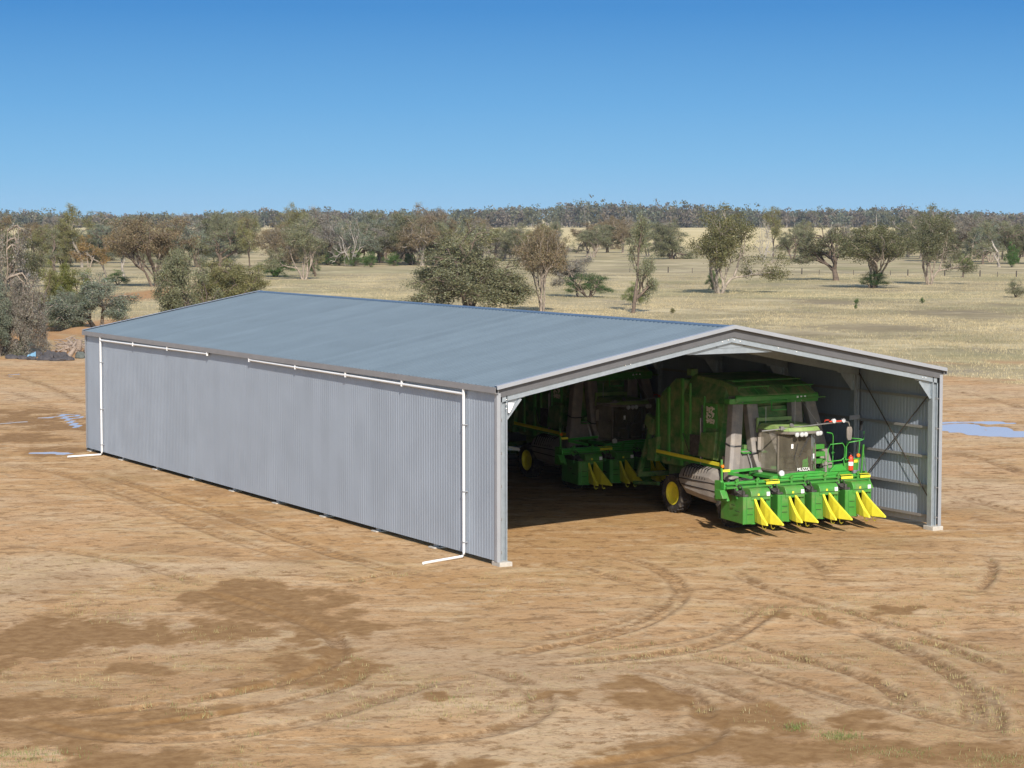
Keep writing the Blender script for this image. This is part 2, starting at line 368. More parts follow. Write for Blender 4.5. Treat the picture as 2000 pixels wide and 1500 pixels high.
# vehicle tracks: depth, lugs
dark = np.zeros_like(U); bright = np.zeros_like(U); rut = np.zeros_like(U); lug = np.zeros_like(U); berm = np.zeros_like(U)
def track(pts, width=0.5, depth=1.0, lugs=True, ridge=0.0):
    P = [uv_of(G(*p)) for p in pts]
    # Catmull-Rom smoothing
    Q = []
    n = len(P)
    for i in range(n-1):
        p0 = P[max(i-1, 0)]; p1 = P[i]; p2 = P[i+1]; p3 = P[min(i+2, n-1)]
        for t in np.linspace(0, 1, 9)[:-1]:
            Q.append(tuple(0.5*((2*p1[k])+(-p0[k]+p2[k])*t+(2*p0[k]-5*p1[k]+4*p2[k]-p3[k])*t*t+(-p0[k]+3*p1[k]-3*p2[k]+p3[k])*t**3) for k in (0, 1)))
    Q.append(P[-1]); Q = np.array(Q, float)
    m = 2.5*width
    iu = np.where((UL > Q[:, 0].min()-m) & (UL < Q[:, 0].max()+m))[0]; iv = np.where((VL > Q[:, 1].min()-m) & (VL < Q[:, 1].max()+m))[0]
    if len(iu) == 0 or len(iv) == 0: return
    sl = np.ix_(iv, iu); u = U[sl]; v = V[sl]
    best = np.full(u.shape, 1e9); along = np.zeros(u.shape); s0 = 0.0
    for i in range(len(Q)-1):
        a = Q[i]; b = Q[i+1]; d = b-a; L = math.hypot(*d)
        if L < 1e-6: continue
        t = np.clip(((u-a[0])*d[0]+(v-a[1])*d[1])/L**2, 0, 1)
        dist = np.hypot(u-a[0]-d[0]*t, v-a[1]-d[1]*t)
        k = dist < best; best = np.where(k, dist, best); along = np.where(k, s0+t*L, along); s0 += L
    fadeends = sstep(0, 2.5, along)*sstep(0, 2.5, s0-along)
    br = sstep(0.05, 0.42, fbm(u*0.5, v*0.5, 81, 3))
    prof = (1-sstep(width*0.35, width*0.6, best))*fadeends*br*depth
    rut[sl] = np.maximum(rut[sl], prof)
    be = np.exp(-((best-width*0.8)/(0.25*width))**2)*fadeends*br*depth
    berm[sl] = np.maximum(berm[sl], be)
    tread = (0.55+0.45*np.sin(along*2*math.pi/0.42+best*5)) if lugs else (0.75+.25*np.sin(along*2*math.pi/0.9))
    dk_ = (1.0*np.exp(-((best-width*.48)/.12)**2)+.75*tread*(best < width*.5))*fadeends*br*min(1, depth)
    dark[sl] = np.maximum(dark[sl], dk_)
    bright[sl] = np.maximum(bright[sl], np.exp(-((best-width*.85)/.15)**2)*fadeends*br*depth)
    if lugs: lug[sl] = np.maximum(lug[sl], prof*(0.5+0.5*np.sin(along*2*math.pi/0.55+best*6)))
track([(1345,1140),(1315,1180),(1250,1220),(1140,1252),(1040,1272),(960,1290)], 0.55, 1.0)
track([(1300,1150),(1290,1185),(1225,1215),(1110,1240),(1000,1256)], 0.5, .7)
track([(1520,1175),(1470,1215),(1400,1255),(1290,1278),(1150,1292),(1010,1300)], 0.6, 1.0)
track([(1500,1170),(1440,1215),(1350,1245),(1240,1262),(1120,1272)], 0.4, .6)
track([(1545,1190),(1650,1225),(1780,1275),(1880,1330),(1940,1395),(1930,1450)], 0.5, .9, False)
track([(1450,1255),(1580,1290),(1690,1325),(1760,1360),(1785,1400)], 0.5, .9, False)
track([(1340,1270),(1480,1310),(1600,1345),(1720,1375),(1850,1410),(2000,1440)], 0.5, .8, False)
track([(1400,1290),(1530,1330),(1650,1370),(1750,1395)], 0.35, .8, False)
track([(1300,1300),(1420,1345),(1520,1395),(1560,1450)], 0.4, .7, False)
track([(1250,1310),(1340,1350),(1375,1395),(1330,1440),(1240,1470)], 0.5, .8, False)
track([(1700,1230),(1850,1265),(2000,1330)], 0.45, .8, False)
track([(1740,1290),(1860,1320),(1990,1390)], 0.45, .7, False)
track([(1920,1080),(1940,1110),(1920,1145),(1880,1165)], 0.3, .8, False)
track([(1550,1080),(1590,1100),(1620,1130)], 0.3, .6, False)
track([(1100,1100),(1200,1130),(1290,1150)], 0.5, .6)
track([(380,1150),(480,1180),(590,1215),(655,1250),(650,1290),(560,1330),(420,1360),(260,1385),(80,1402)], 0.5, .9, False)
track([(440,1150),(560,1195),(640,1235),(690,1265)], 0.4, .5, False)
track([(180,920),(330,970),(500,1030),(660,1085),(820,1130)], 0.6, .7)
track([(140,935),(290,990),(430,1045),(600,1100)], 0.6, .6)
track([(-40,900),(100,920),(230,960),(350,1010)], 0.6, .5, False)
track([(0,730),(80,750),(165,790)], 0.6, .8, False)
track([(0,760),(90,790),(168,845)], 0.6, .7, False)
track([(20,790),(120,800),(168,820)], 0.6, .7, False)
track([(0,1060),(160,1080),(300,1110),(420,1150)], 0.5, .5, False)
track([(1840,760),(1920,775),(2010,800)], 0.6, .7, False)
track([(1840,880),(1930,900),(2010,930)], 0.6, .7, False)
track([(1840,960),(1930,985),(2010,1010)], 0.6, .6, False)
track([(820,1103),(760,1120),(680,1135),(590,1143)], 0.35, .7, False)
track([(1350,1385),(1395,1420),(1340,1460),(1180,1490),(1000,1505)], 0.6, .8, False)
track([(700,1290),(690,1330),(560,1370),(400,1400),(180,1430)], 0.45, .7, False)
track([(1640,1215),(1760,1262),(1850,1312),(1900,1370),(1885,1430)], 0.5, .9, False)
track([(1380,1235),(1540,1280),(1660,1315),(1740,1352),(1760,1395)], 0.4, .9, False)
track([(1180,1300),(1350,1330),(1480,1372),(1570,1420)], 0.45, .8, False)
track([(860,1290),(1000,1325),(1060,1380),(960,1430),(760,1450),(560,1440)], 0.6, .6, False)
track([(1420,1110),(1500,1150),(1640,1190),(1800,1235),(2000,1290)], 0.4, .7, False)
track([(1180,1080),(1290,1115),(1330,1160),(1270,1200)], 0.5, .7)
track([(0,1400),(200,1440),(420,1440),(640,1400),(860,1330),(1000,1320)], 0.5, .5, False)
dark *= (1-grass); bright *= (1-grass); rut *= (1-grass); berm *= (1-grass); lug *= (1-grass)
# relief: clods, ruts, puddle hollows
relief = (fbm(X*1.6, Y*1.6, 91, 3)-.5)*0.045+(fbm(X*0.35, Y*0.35, 92, 3)-.5)*0.04
under = (X > -0.5) & (X < 20) & (Y > -0.5) & (Y < 44)
relief = np.where(under, relief*0.35, relief)*(1-0.75*wet)
Z = (relief*near - 0.06*rut*near + 0.018*berm*near + 0.045*(lug-0.5*rut)*near - 0.07*pud*near)
# low spoil mounds behind the debris line at the left edge of the yard
md = np.zeros_like(U)
for px, py, rx, ry, h in ((90,672,60,16,.9),(150,655,40,10,.8),(30,668,50,12,.8)):
    uc, vc, ru, rv, _ = blob(px, py, rx, ry)
    md = np.maximum(md, h*np.exp(-(((U-uc)/ru)**2+((V-vc)/rv)**2)*1.2))
Z = Z+md
nv, nu = U.shape
co = np.stack([X, Y, Z], -1).reshape(-1, 3)
idx = np.arange(nu*nv).reshape(nv, nu)
quads = np.stack([idx[:-1, :-1], idx[:-1, 1:], idx[1:, 1:], idx[1:, :-1]], -1).reshape(-1, 4)
def np_mesh(name, co, faces, k):
    me = bpy.data.meshes.new(name)
    me.vertices.add(len(co)); me.vertices.foreach_set('co', np.ascontiguousarray(co, np.float32).ravel())
    nf = len(faces); me.loops.add(nf*k); me.loops.foreach_set('vertex_index', np.ascontiguousarray(faces, np.int32).ravel())
    me.polygons.add(nf); me.polygons.foreach_set('loop_start', np.arange(0, nf*k, k, dtype=np.int32))
    try: me.polygons.foreach_set('loop_total', np.full(nf, k, np.int32))
    except Exception: pass
    me.update(calc_edges=True)
    return me
gme = np_mesh('ground', co, quads, 4)
gme.polygons.foreach_set('use_smooth', [True]*len(gme.polygons))
def attr(me, name, chans):
    a = me.color_attributes.new(name, 'FLOAT_COLOR', 'POINT')
    d = np.ones((len(me.vertices), 4), np.float32)
    for i, c in enumerate(chans): d[:, i] = np.asarray(c).ravel()
    a.data.foreach_set('color', d.ravel())
attr(gme, 'soil', (wet, mud, pale, grass))
attr(gme, 'soilb', (gravel, np.maximum(redb, bare), dk, sstep(560, 1100, V)))
attr(gme, 'tracks', (np.clip(dark, 0, 1), np.clip(bright, 0, 1), np.zeros_like(U), np.ones_like(U)))
ground = bpy.data.objects.new('ground', gme); COL.objects.link(ground); tag(ground, 'brown dirt yard with damp patches and wheel tracks, dry pasture beyond', 'ground', kind='structure')

gm = bpy.data.materials.new('soil and pasture'); gm.use_nodes = True; nt = gm.node_tree; P = nt.nodes['Principled BSDF']
gme.materials.append(gm)
def N(t, **k):
    n = nt.nodes.new(t)
    for a, b in k.items(): setattr(n, a, b)
    return n
def L(a, b): nt.links.new(a, b)
geo = N('ShaderNodeNewGeometry')
def noise(scale, detail=5, rough=.6, sc=(1, 1, 1)):
    mp = N('ShaderNodeMapping'); mp.inputs['Scale'].default_value = sc; mp.inputs['Rotation'].default_value = (0, 0, 0); L(geo.outputs['Position'], mp.inputs[0])
    n = N('ShaderNodeTexNoise'); n.inputs['Scale'].default_value = scale; n.inputs['Detail'].default_value = detail; n.inputs['Roughness'].default_value = rough
    L(mp.outputs[0], n.inputs['Vector']); return n.outputs['Fac']
def rng(x, a, b, c=0., d=1.):
    r = N('ShaderNodeMapRange'); r.inputs[1].default_value = a; r.inputs[2].default_value = b; r.inputs[3].default_value = c; r.inputs[4].default_value = d
    L(x, r.inputs[0]); return r.outputs[0]
def mix(f, a, b, mode='MIX'):
    m = N('ShaderNodeMix', data_type='RGBA', blend_type=mode)
    if hasattr(f, 'node'): L(f, m.inputs[0])
    else: m.inputs[0].default_value = f
    for i, x in ((6, a), (7, b)):
        if hasattr(x, 'node'): L(x, m.inputs[i])
        elif isinstance(x, tuple): m.inputs[i].default_value = (*x, 1)
    return m.outputs[2]
def mul(a, b):
    m = N('ShaderNodeMath', operation='MULTIPLY'); L(a, m.inputs[0])
    if hasattr(b, 'node'): L(b, m.inputs[1])
    else: m.inputs[1].default_value = b
    return m.outputs[0]
A1 = N('ShaderNodeAttribute', attribute_name='soil'); A2 = N('ShaderNodeAttribute', attribute_name='soilb')
s1 = N('ShaderNodeSeparateColor'); L(A1.outputs['Color'], s1.inputs[0]); s2 = N('ShaderNodeSeparateColor'); L(A2.outputs['Color'], s2.inputs[0])
wetf, mudf, palef, grassf = s1.outputs[0], s1.outputs[1], s1.outputs[2], A1.outputs['Alpha']
gravf, redf, dkf, farf = s2.outputs[0], s2.outputs[1], s2.outputs[2], A2.outputs['Alpha']
def streak(scale, sx_, sy_, detail=7, rough=.7):
    m1 = N('ShaderNodeMapping'); m1.inputs['Rotation'].default_value = (0, 0, YAW); L(geo.outputs['Position'], m1.inputs[0])
    m2 = N('ShaderNodeMapping'); m2.inputs['Scale'].default_value = (sx_, sy_, 1); L(m1.outputs[0], m2.inputs[0])
    n = N('ShaderNodeTexNoise'); n.inputs['Scale'].default_value = scale; n.inputs['Detail'].default_value = detail; n.inputs['Roughness'].default_value = rough; n.inputs['Distortion'].default_value = .4
    L(m2.outputs[0], n.inputs['Vector']); return n.outputs['Fac']
dirt = mix(rng(noise(0.35, 6), .35, .65), (0.445, 0.262, 0.118), (0.515, 0.322, 0.164))
dirt = mix(mul(rng(noise(0.09, 4), .42, .62), .5), dirt, (0.40, 0.245, 0.105))
dirt = mix(mul(palef, .6), dirt, (0.50, 0.365, 0.225))
dirt = mix(mul(gravf, .75), dirt, (0.400, 0.228, 0.090))
# clods and scuffs
dirt = mix(mul(rng(noise(1.6, 8, .72), .53, .61), .85), dirt, (0.215, 0.120, 0.050))
dirt = mix(mul(rng(streak(0.9, .55, 1.5), .55, .64), .8), dirt, (0.230, 0.130, 0.055))
dirt = mix(mul(rng(streak(0.5, .4, 1.4), .52, .62), .55), dirt, (0.60, 0.440, 0.265))
dirt = mix(mul(rng(noise(0.8, 8, .75, (1, 1, 1)), .54, .62), .55), dirt, (0.26, 0.155, 0.068))
dirt = mix(mul(rng(noise(1.1, 7, .7), .54, .64), .6), dirt, (0.52, 0.385, 0.235))
dirt = mix(mul(rng(noise(5.5, 6, .7), .53, .64), .60), dirt, (0.22, 0.125, 0.055))
dirt = mix(mul(rng(noise(14.0, 4, .7), .58, .72), .40), dirt, (0.54, 0.41, 0.26))
mj = N('ShaderNodeMath', operation='MULTIPLY_ADD'); L(noise(3.0, 8, .8), mj.inputs[0]); mj.inputs[1].default_value = 1.8; mj.inputs[2].default_value = -.35
mud2 = N('ShaderNodeMath', operation='MULTIPLY', use_clamp=True); L(mudf, mud2.inputs[0]); L(mj.outputs[0], mud2.inputs[1])
dirt = mix(mul(mud2.outputs[0], .95), dirt, (0.225, 0.130, 0.058))
A3 = N('ShaderNodeAttribute', attribute_name='tracks'); s3 = N('ShaderNodeSeparateColor'); L(A3.outputs['Color'], s3.inputs[0])
# short dead grass litter near the camera
lit = mul(rng(noise(0.22, 5), .50, .62), rng(noise(9.0, 5, .75), .50, .62))
dirt = mix(mul(lit, .6), dirt, (0.43, 0.345, 0.155))
tj = rng(noise(4.0, 6, .75), .36, .56)
dirt = mix(mul(mul(s3.outputs[0], tj), 1.0), dirt, (0.185, 0.103, 0.044))
dirt = mix(mul(mul(s3.outputs[1], rng(noise(1.3, 5, .7), .38, .6)), .42), dirt, (0.60, 0.45, 0.265))
red = mix(rng(noise(0.5, 6, .7), .3, .7), (0.33, 0.17, 0.070), (0.42, 0.235, 0.10))
red = mix(mul(rng(noise(1.5, 6, .7), .52, .66), .5), red, (0.22, 0.11, 0.05))
dirt = mix(redf, dirt, red)
wetc = mix(rng(noise(2.5, 7, .7), .4, .62), (0.205, 0.110, 0.040), (0.285, 0.168, 0.070))
wj = N('ShaderNodeMath', operation='MULTIPLY_ADD'); L(noise(2.2, 8, .75), wj.inputs[0]); wj.inputs[1].default_value = 2.2; wj.inputs[2].default_value = -1.1
wa = N('ShaderNodeMath', operation='ADD'); L(wetf, wa.inputs[0]); L(wj.outputs[0], wa.inputs[1])
wgate = mul(rng(wa.outputs[0], .10, .75), rng(wetf, .03, .15))
dirt = mix(wgate, dirt, wetc)
straw = mix(rng(noise(0.10, 7, .66), .38, .60), (0.300, 0.243, 0.138), (0.42, 0.345, 0.200))
straw = mix(mul(rng(noise(0.035, 6, .66), .46, .60), .75), straw, (0.235, 0.195, 0.105))
straw = mix(mul(rng(noise(0.9, 8, .75), .54, .66), .6), straw, (0.19, 0.155, 0.085))
straw = mix(mul(rng(noise(0.7, 8, .75), .56, .64), .5), straw, (0.50, 0.415, 0.23))
straw = mix(mul(rng(noise(0.055, 7, .7), .53, .60), .85), straw, (0.50, 0.415, 0.25))
straw = mix(mul(rng(noise(0.075, 7, .72), .54, .62), .7), straw, (0.235, 0.195, 0.135))
straw = mix(mul(dkf, .4), straw, (0.15, 0.11, 0.065))
straw = mix(mul(rng(noise(0.02, 5, .6), .50, .62), .35), straw, (0.225, 0.22, 0.085))
far = mix(rng(noise(0.006, 6, .7), .35, .62), (0.46, 0.365, 0.18), (0.62, 0.50, 0.26))
straw = mix(farf, straw, far)
col = mix(grassf, dirt, straw)
L(col, P.inputs['Base Color'])
rw = N('ShaderNodeMapRange'); rw.inputs[1].default_value = .3; rw.inputs[2].default_value = 1; rw.inputs[3].default_value = .95; rw.inputs[4].default_value = .85; L(wetf, rw.inputs[0]); L(rw.outputs[0], P.inputs['Roughness'])
P.inputs['Specular IOR Level'].default_value = 0.18
bp = N('ShaderNodeBump'); bp.inputs['Strength'].default_value = 0.9; bp.inputs['Distance'].default_value = 0.05
hh = N('ShaderNodeMath', operation='MULTIPLY_ADD'); L(noise(7.0, 6, .75), hh.inputs[0]); hh.inputs[1].default_value = 1.0; L(noise(2.2, 5, .7), hh.inputs[2])
ds = N('ShaderNodeMapRange'); ds.inputs[1].default_value = .2; ds.inputs[2].default_value = 1; ds.inputs[3].default_value = .8; ds.inputs[4].default_value = .12; L(wetf, ds.inputs[0])
L(ds.outputs[0], bp.inputs['Strength']); L(hh.outputs[0], bp.inputs['Height']); L(bp.outputs[0], P.inputs['Normal'])

# puddle water lying in the hollows
wm = mat('muddy water', (0.62, 0.57, 0.55), 0.08, spec=0.3)
def water(px, py, rx, ry, label):
    uc, vc, ru, rv, _ = blob(px, py, rx, ry); m = MB()
    ring = []
    for k in range(28):
        t = 2*math.pi*k/28; x, y = xy_of(uc+math.cos(t)*ru, vc+math.sin(t)*rv); ring.append((x, y, -0.035))
    m.add(ring, [tuple(range(28))]); o = m.build('puddle', wm); tag(o, label, 'puddle', kind='structure')
water(1930, 837, 175, 30, 'long sky-blue puddle on the dirt beyond the right side of the shed')
water(80, 824, 110, 17, 'broken line of small puddles in wheel ruts left of the shed')
water(110, 882, 52, 8, 'small puddle near the far downpipe outlet')
water(20, 730, 50, 5, 'thin puddle at the far edge of the yard')
water(-12, 1282, 60, 18, 'puddle cut by the left edge of the picture in the wet foreground mud')
# ------------------------------------------------------------------ shed
SW, SL, SH, SR = 18.83, 43.18, 6.0, 1.794
SLOPE = SR/(SW/2)
def rz(x): return SH+SLOPE*min(x, SW-x)
shed = empty('machinery_shed', (0, 0, 0))
tag(shed, 'long open-fronted machinery shed of plain grey corrugated steel with low gable roof', 'shed')
PITCHR = 0.19
DETAIL = {'wall': (.19, .009), 'roof': (.30, .038)}
def rib_profile(length, pitch=PITCHR, h=0.028):
    out = []; t = 0.0
    while t < length-1e-6:
        for a, b in ((0, 0), (.55*pitch, 0), (.66*pitch, h), (.88*pitch, h)):
            if t+a <= length: out.append((t+a, b))
        t += pitch
    out.append((length, 0)); return out
def ribbed(name, mat_, fpos, fextent, length, parent=shed):
    """fpos(t, h, s): point at distance t along, rib height h, s in 0..1 across"""
    pr = rib_profile(length, *DETAIL[name]); m = MB(); n = len(pr)
    vs = [fpos(t, h, 0) for t, h in pr]+[fpos(t, h, 1) for t, h in pr]
    m.add(vs, [(i, i+1, n+i+1, n+i) for i in range(n-1)])
    return m.build(name, mat_, parent)
WB = 0.17
ribbed('wall', M['wall'], lambda t, h, s: (0.0-h, 0.02+t, WB if s == 0 else SH-0.02), None, SL-0.04)
ribbed('wall', M['wall'], lambda t, h, s: (SW+h, 0.02+t, WB if s == 0 else SH-0.02), None, SL-0.04)
def backwall(t, h, s):
    x = 0.02+t; return (x, SL+h, WB if s == 0 else rz(x)-0.03)
ribbed('wall', M['wall'], backwall, None, SW-0.04)
roofL = ribbed('roof', M['roof'], lambda t, h, s: ((-0.14, -0.14+t, SH-0.14*SLOPE+h+.03) if s == 0 else (SW/2, -0.14+t, SH+SR+h+.03)), None, SL+0.28)
roofR = ribbed('roof', M['roof'], lambda t, h, s: ((SW+0.14, -0.14+t, SH-0.14*SLOPE+h+.03) if s == 0 else (SW/2, -0.14+t, SH+SR+h+.03)), None, SL+0.28)
# ridge capping
m = MB()
for sg in (-1, 1):
    m.add([(SW/2, -0.15, SH+SR+.085), (SW/2+sg*.24, -0.15, SH+SR+.085-.24*SLOPE), (SW/2+sg*.24, SL+.15, SH+SR+.085-.24*SLOPE), (SW/2, SL+.15, SH+SR+.085)], [(0, 1, 2, 3)])
    m.add([(SW/2+sg*.24, -0.15, SH+SR+.085-.24*SLOPE), (SW/2+sg*.245, -0.15, SH+SR+.03-.24*SLOPE), (SW/2+sg*.245, SL+.15, SH+SR+.03-.24*SLOPE), (SW/2+sg*.24, SL+.15, SH+SR+.085-.24*SLOPE)], [(0, 1, 2, 3)])
m.build('ridge_capping', M['ridge'], roofL)
# gable barge cappings (front and back)
for y0, y1 in ((-0.20, -0.145), (SL+.145, SL+.20)):
    for sg in (0, 1):
        m = MB(); X0 = -0.12 if sg == 0 else SW+0.12; zA = SH-0.12*SLOPE; zB = SH+SR; ht, hb = .105, -.03
        m.hexa([(X0, y0, zA+hb), (SW/2, y0, zB+hb), (SW/2, y1, zB+hb), (X0, y1, zA+hb)], [(X0, y0, zA+ht), (SW/2, y0, zB+ht), (SW/2, y1, zB+ht), (X0, y1, zA+ht)])
        yi = y1+.16 if y0 < 0 else y0-.16
        ya, yb = (y1+.002, yi) if y0 < 0 else (yi, y0-.002)
        m.hexa([(X0, ya, zA+.095), (SW/2, ya, zB+.095), (SW/2, yb, zB+.095), (X0, yb, zA+.095)], [(X0, ya, zA+ht), (SW/2, ya, zB+ht), (SW/2, yb, zB+ht), (X0, yb, zA+ht)])
        m.build('barge_capping', M['flash'], shed, bevel=.008)
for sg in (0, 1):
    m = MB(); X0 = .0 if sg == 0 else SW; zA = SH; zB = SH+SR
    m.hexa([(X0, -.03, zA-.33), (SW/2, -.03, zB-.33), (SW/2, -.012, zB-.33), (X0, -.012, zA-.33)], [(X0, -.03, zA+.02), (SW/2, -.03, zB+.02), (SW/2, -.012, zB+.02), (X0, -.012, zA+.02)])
    m.build('gable_shade_strip', M['barge_shade'], shed)  # closes the gap; dark colour paints in the barge shadow band
# gutters
for sg in (0, 1):
    m = MB(); s = -1 if sg == 0 else 1; xb = 0 if sg == 0 else SW
    pr = [(xb+s*.035, SH-.175), (xb+s*.165, SH-.175), (xb+s*.165, SH+.03), (xb+s*.15, SH+.033), (xb+s*.15, SH-.16), (xb+s*.05, SH-.16), (xb+s*.05, SH-.04), (xb+s*.035, SH-.04)]
    m.prism(pr, 'y', -0.13, SL+.13); m.build('gutter', M['gutter'], shed)
# corner flashings
for xa, xb_ in ((-0.045, 0.095), (SW-0.095, SW+.045)):
    for ya, yb in ((-0.035, 0.0), (SL+.03, SL+.06)):
        m = MB(); m.box(xa, xb_, ya, yb, WB-.02, SH-.18)
        xo0, xo1 = ((xa, xa+.012) if xa < 1 else (xb_-.012, xb_))
        if ya < 1: m.box(xo0, xo1, yb+.001, .16, WB-.02, SH-.18)
        else: m.box(xo0, xo1, SL-.12, ya-.001, WB-.02, SH-.18)
        m.build('corner_flashing', M['flash'], shed, bevel=.006)
# portal frames: 10 frames of C-section posts and rafters with knee plates
NB = 9; YS = [0.03+i*(SL-0.36)/NB for i in range(NB+1)]
def csec_rafter(m, x0, z0, x1, z1, y, d=.35, b=.12):
    # two C sections back to back would hide the web: one open channel facing the front
    t = .012
    def band(za, zb, ya, yb):
        m.hexa([(x0, ya, z0-za), (x1, ya, z1-za), (x1, yb, z1-za), (x0, yb, z0-za)], [(x0, ya, z0-zb), (x1, ya, z1-zb), (x1, yb, z1-zb), (x0, yb, z0-zb)])
    band(d, 0, y, y+t)
    band(t, 0, y+t+.001, y+b); band(d, d-t, y+t+.001, y+b)
    band(.035, t+.001, y+b-.012, y+b); band(d-t-.001, d-.035, y+b-.012, y+b)
for i, y in enumerate(YS):
    fr = i in (0, NB)
    for s in (0, 1):
        xa, xb_ = (.14, .38) if s == 0 else (SW-.38, SW-.14)
        m = MB(); topz = rz(xa if s == 0 else xb_)-.09
        t = .012
        m.box(xa, xb_, y+.12-t, y+.12, 0.02, topz)
        m.box(xa, xa+t, y, y+.12-t-.001, 0.02, topz); m.box(xb_-t, xb_, y, y+.12-t-.001, 0.02, topz)
        m.box(xa+t+.001, xa+.04, y, y+.012, 0.02, topz); m.box(xb_-.04, xb_-t-.001, y, y+.012, 0.02, topz)
        # second channel back to back
        m.box(xa, xb_, y+.122, y+.122+t, 0.02, topz)
        m.box(xa, xa+t, y+.123+t, y+.25, 0.02, topz); m.box(xb_-t, xb_, y+.123+t, y+.25, 0.02, topz)
        m.build('post', M['galv'], shed)
        f = MB(); cx0, cx1 = ((-0.03, .46) if s == 0 else (SW-.46, SW+.03))
        f.box(cx0, cx1, y-.22 if fr and i == 0 else y-.1, y+.36, -.25, .15 if i == 0 else .04); f.build('footing', M['concrete'], shed, bevel=.02)
        m = MB(); x0, x1 = (xa, SW/2) if s == 0 else (xb_, SW/2)
        csec_rafter(m, x0, rz(x0)-.17, x1, rz(SW/2)-.17, y)
        m.build('rafter', M['galv'], shed)
        k = MB(); sg = 1 if s == 0 else -1; xi = xb_ if s == 0 else xa
        zt = rz(xi)-.17-.40
        k.prism([(xi-sg*.02, zt+.3), (xi-sg*.02, zt-.55), (xi+sg*.02, zt-.55), (xi+sg*.55, zt+.55*SLOPE), (xi+sg*.75, zt+.78*SLOPE), (xi+sg*.75, zt+.3+.75*SLOPE)], 'y', y+.125, y+.145)
        k.bar((xi+sg*.02, y+.09, zt-.56), (xi+sg*.56, y+.09, zt+.54*SLOPE), .1, .012, up=(0, 1, 0))
        k.build('knee_brace', M['galv'], shed)
    a = MB(); zt = SH+SR-.17-.40
    a.prism([(SW/2-1.85, zt-1.85*SLOPE), (SW/2+1.85, zt-1.85*SLOPE), (SW/2+1.2, zt-1.85*SLOPE+.26), (SW/2-1.2, zt-1.85*SLOPE+.26)], 'y', y+.14, y+.17)
    a.prism([(SW/2-.55, zt-.55*SLOPE-.05), (SW/2+.55, zt-.55*SLOPE-.05), (SW/2+.5, zt+.15), (SW/2, zt+.3), (SW/2-.5, zt+.15)], 'y', y+.121, y+.14)
    a.build('collar_tie', M['galv'], shed)
# purlins under the roof, girts on the walls
for s in (0, 1):
    for j in range(9):
        d = .35+j*1.1; x = d if s == 0 else SW-d
        z = rz(x)-.05
        m = MB(); m.box(x-.03, x+.03, 0.0, SL-.02, z-.115, z-.01); m.build('purlin', M['dsteel'], shed)
    for z in (.46, 1.58, 2.69, 3.80, 4.92):
        xa, xb_ = (.03, .165) if s == 0 else (SW-.165, SW-.03)
        m = MB(); m.box(xa, xb_, 0.01, SL-.1, z-.012, z+.012)
        xi = xb_-.012 if s == 0 else xa
        m.box(xi, xi+.012, 0.01, SL-.1, z-.05, z-.0125); m.box(xi, xi+.012, 0.01, SL-.1, z+.0125, z+.05)
        m.build('girt', M['dsteel'], shed)
for z in (1.3, 2.5, 3.7, 4.9, 6.0):
    hw = SW/2 if z < 5.8 else SW/2-1.2
    m = MB(); m.box(SW/2-hw+.2, SW/2+hw-.2, SL-.12, SL-.03, z-.05, z+.05); m.build('girt', M['dsteel'], shed)
for x in (SW/3, SW/2, 2*SW/3):
    m = MB(); m.box(x-.09, x+.09, SL-.34, SL-.13, 0, rz(x)-.18); m.build('mullion_post', M['galv'], shed)
# wall strap cross bracing, first and last bay
for xx in (SW-.19, .19):
    for ya, yb in ((YS[0]+.3, YS[1]), (YS[-2]+.3, YS[-1])):
        m = MB(); m.bar((xx, ya, 1.05), (xx, yb-.05, 5.6), .05, .012, up=(1, 0, 0)); m.build('cross_brace', M['strap'], shed)
        m = MB(); m.bar((xx+.02, ya, 5.2), (xx+.02, yb-.05, 1.2), .05, .012, up=(1, 0, 0)); m.build('cross_brace', M['strap'], shed)
# roof fly braces: short struts from rafter to purlin
for y in YS[:4]:
    for x in (SW/2+1.3, SW/2+2.6, SW-4.2, SW-2.0, SW/2-2.6, 4.2):
        m = MB(); z = rz(x)
        m.bar((x, y+.14, z-.52), (x+.35, y+.62, z-.15-.35*SLOPE), .05, .012); m.build('fly_brace', M['flash'], shed)
m = MB(); m.box(SW-.62, SW-.10, YS[1]-.03, YS[1]-.015, 3.78, 3.95); m.build('bracket_plate', M['flash'], shed)
# white sliver standing in for sun glint on the near knee brace; bolt heads
m = MB(); m.prism([(.385, 5.50), (.385, 5.16), (.44, 5.14), (.54, 5.30), (.62, 5.48)], 'y', -.02, -.002); m.build('knee_glint', M['pvc'], shed)
m = MB()
for x, z in ((9.0, 7.30), (9.25, 7.36), (9.5, 7.36), (9.75, 7.30), (11.4, 7.02), (12.2, 6.86), (5.0, 6.6), (5.2, 6.63), (.75, 5.92), (.9, 5.95), (1.05, 5.98), (18.1, 5.72), (17.95, 5.75), (.33, 5.3), (.33, 5.45), (.33, 5.6)):
    m.lathe((x, .028, z), (0, -1, 0), [(0, .03), (.018, .03), (.02, .0)], 8)
m.build('bolt_heads', M['pvc'], shed)
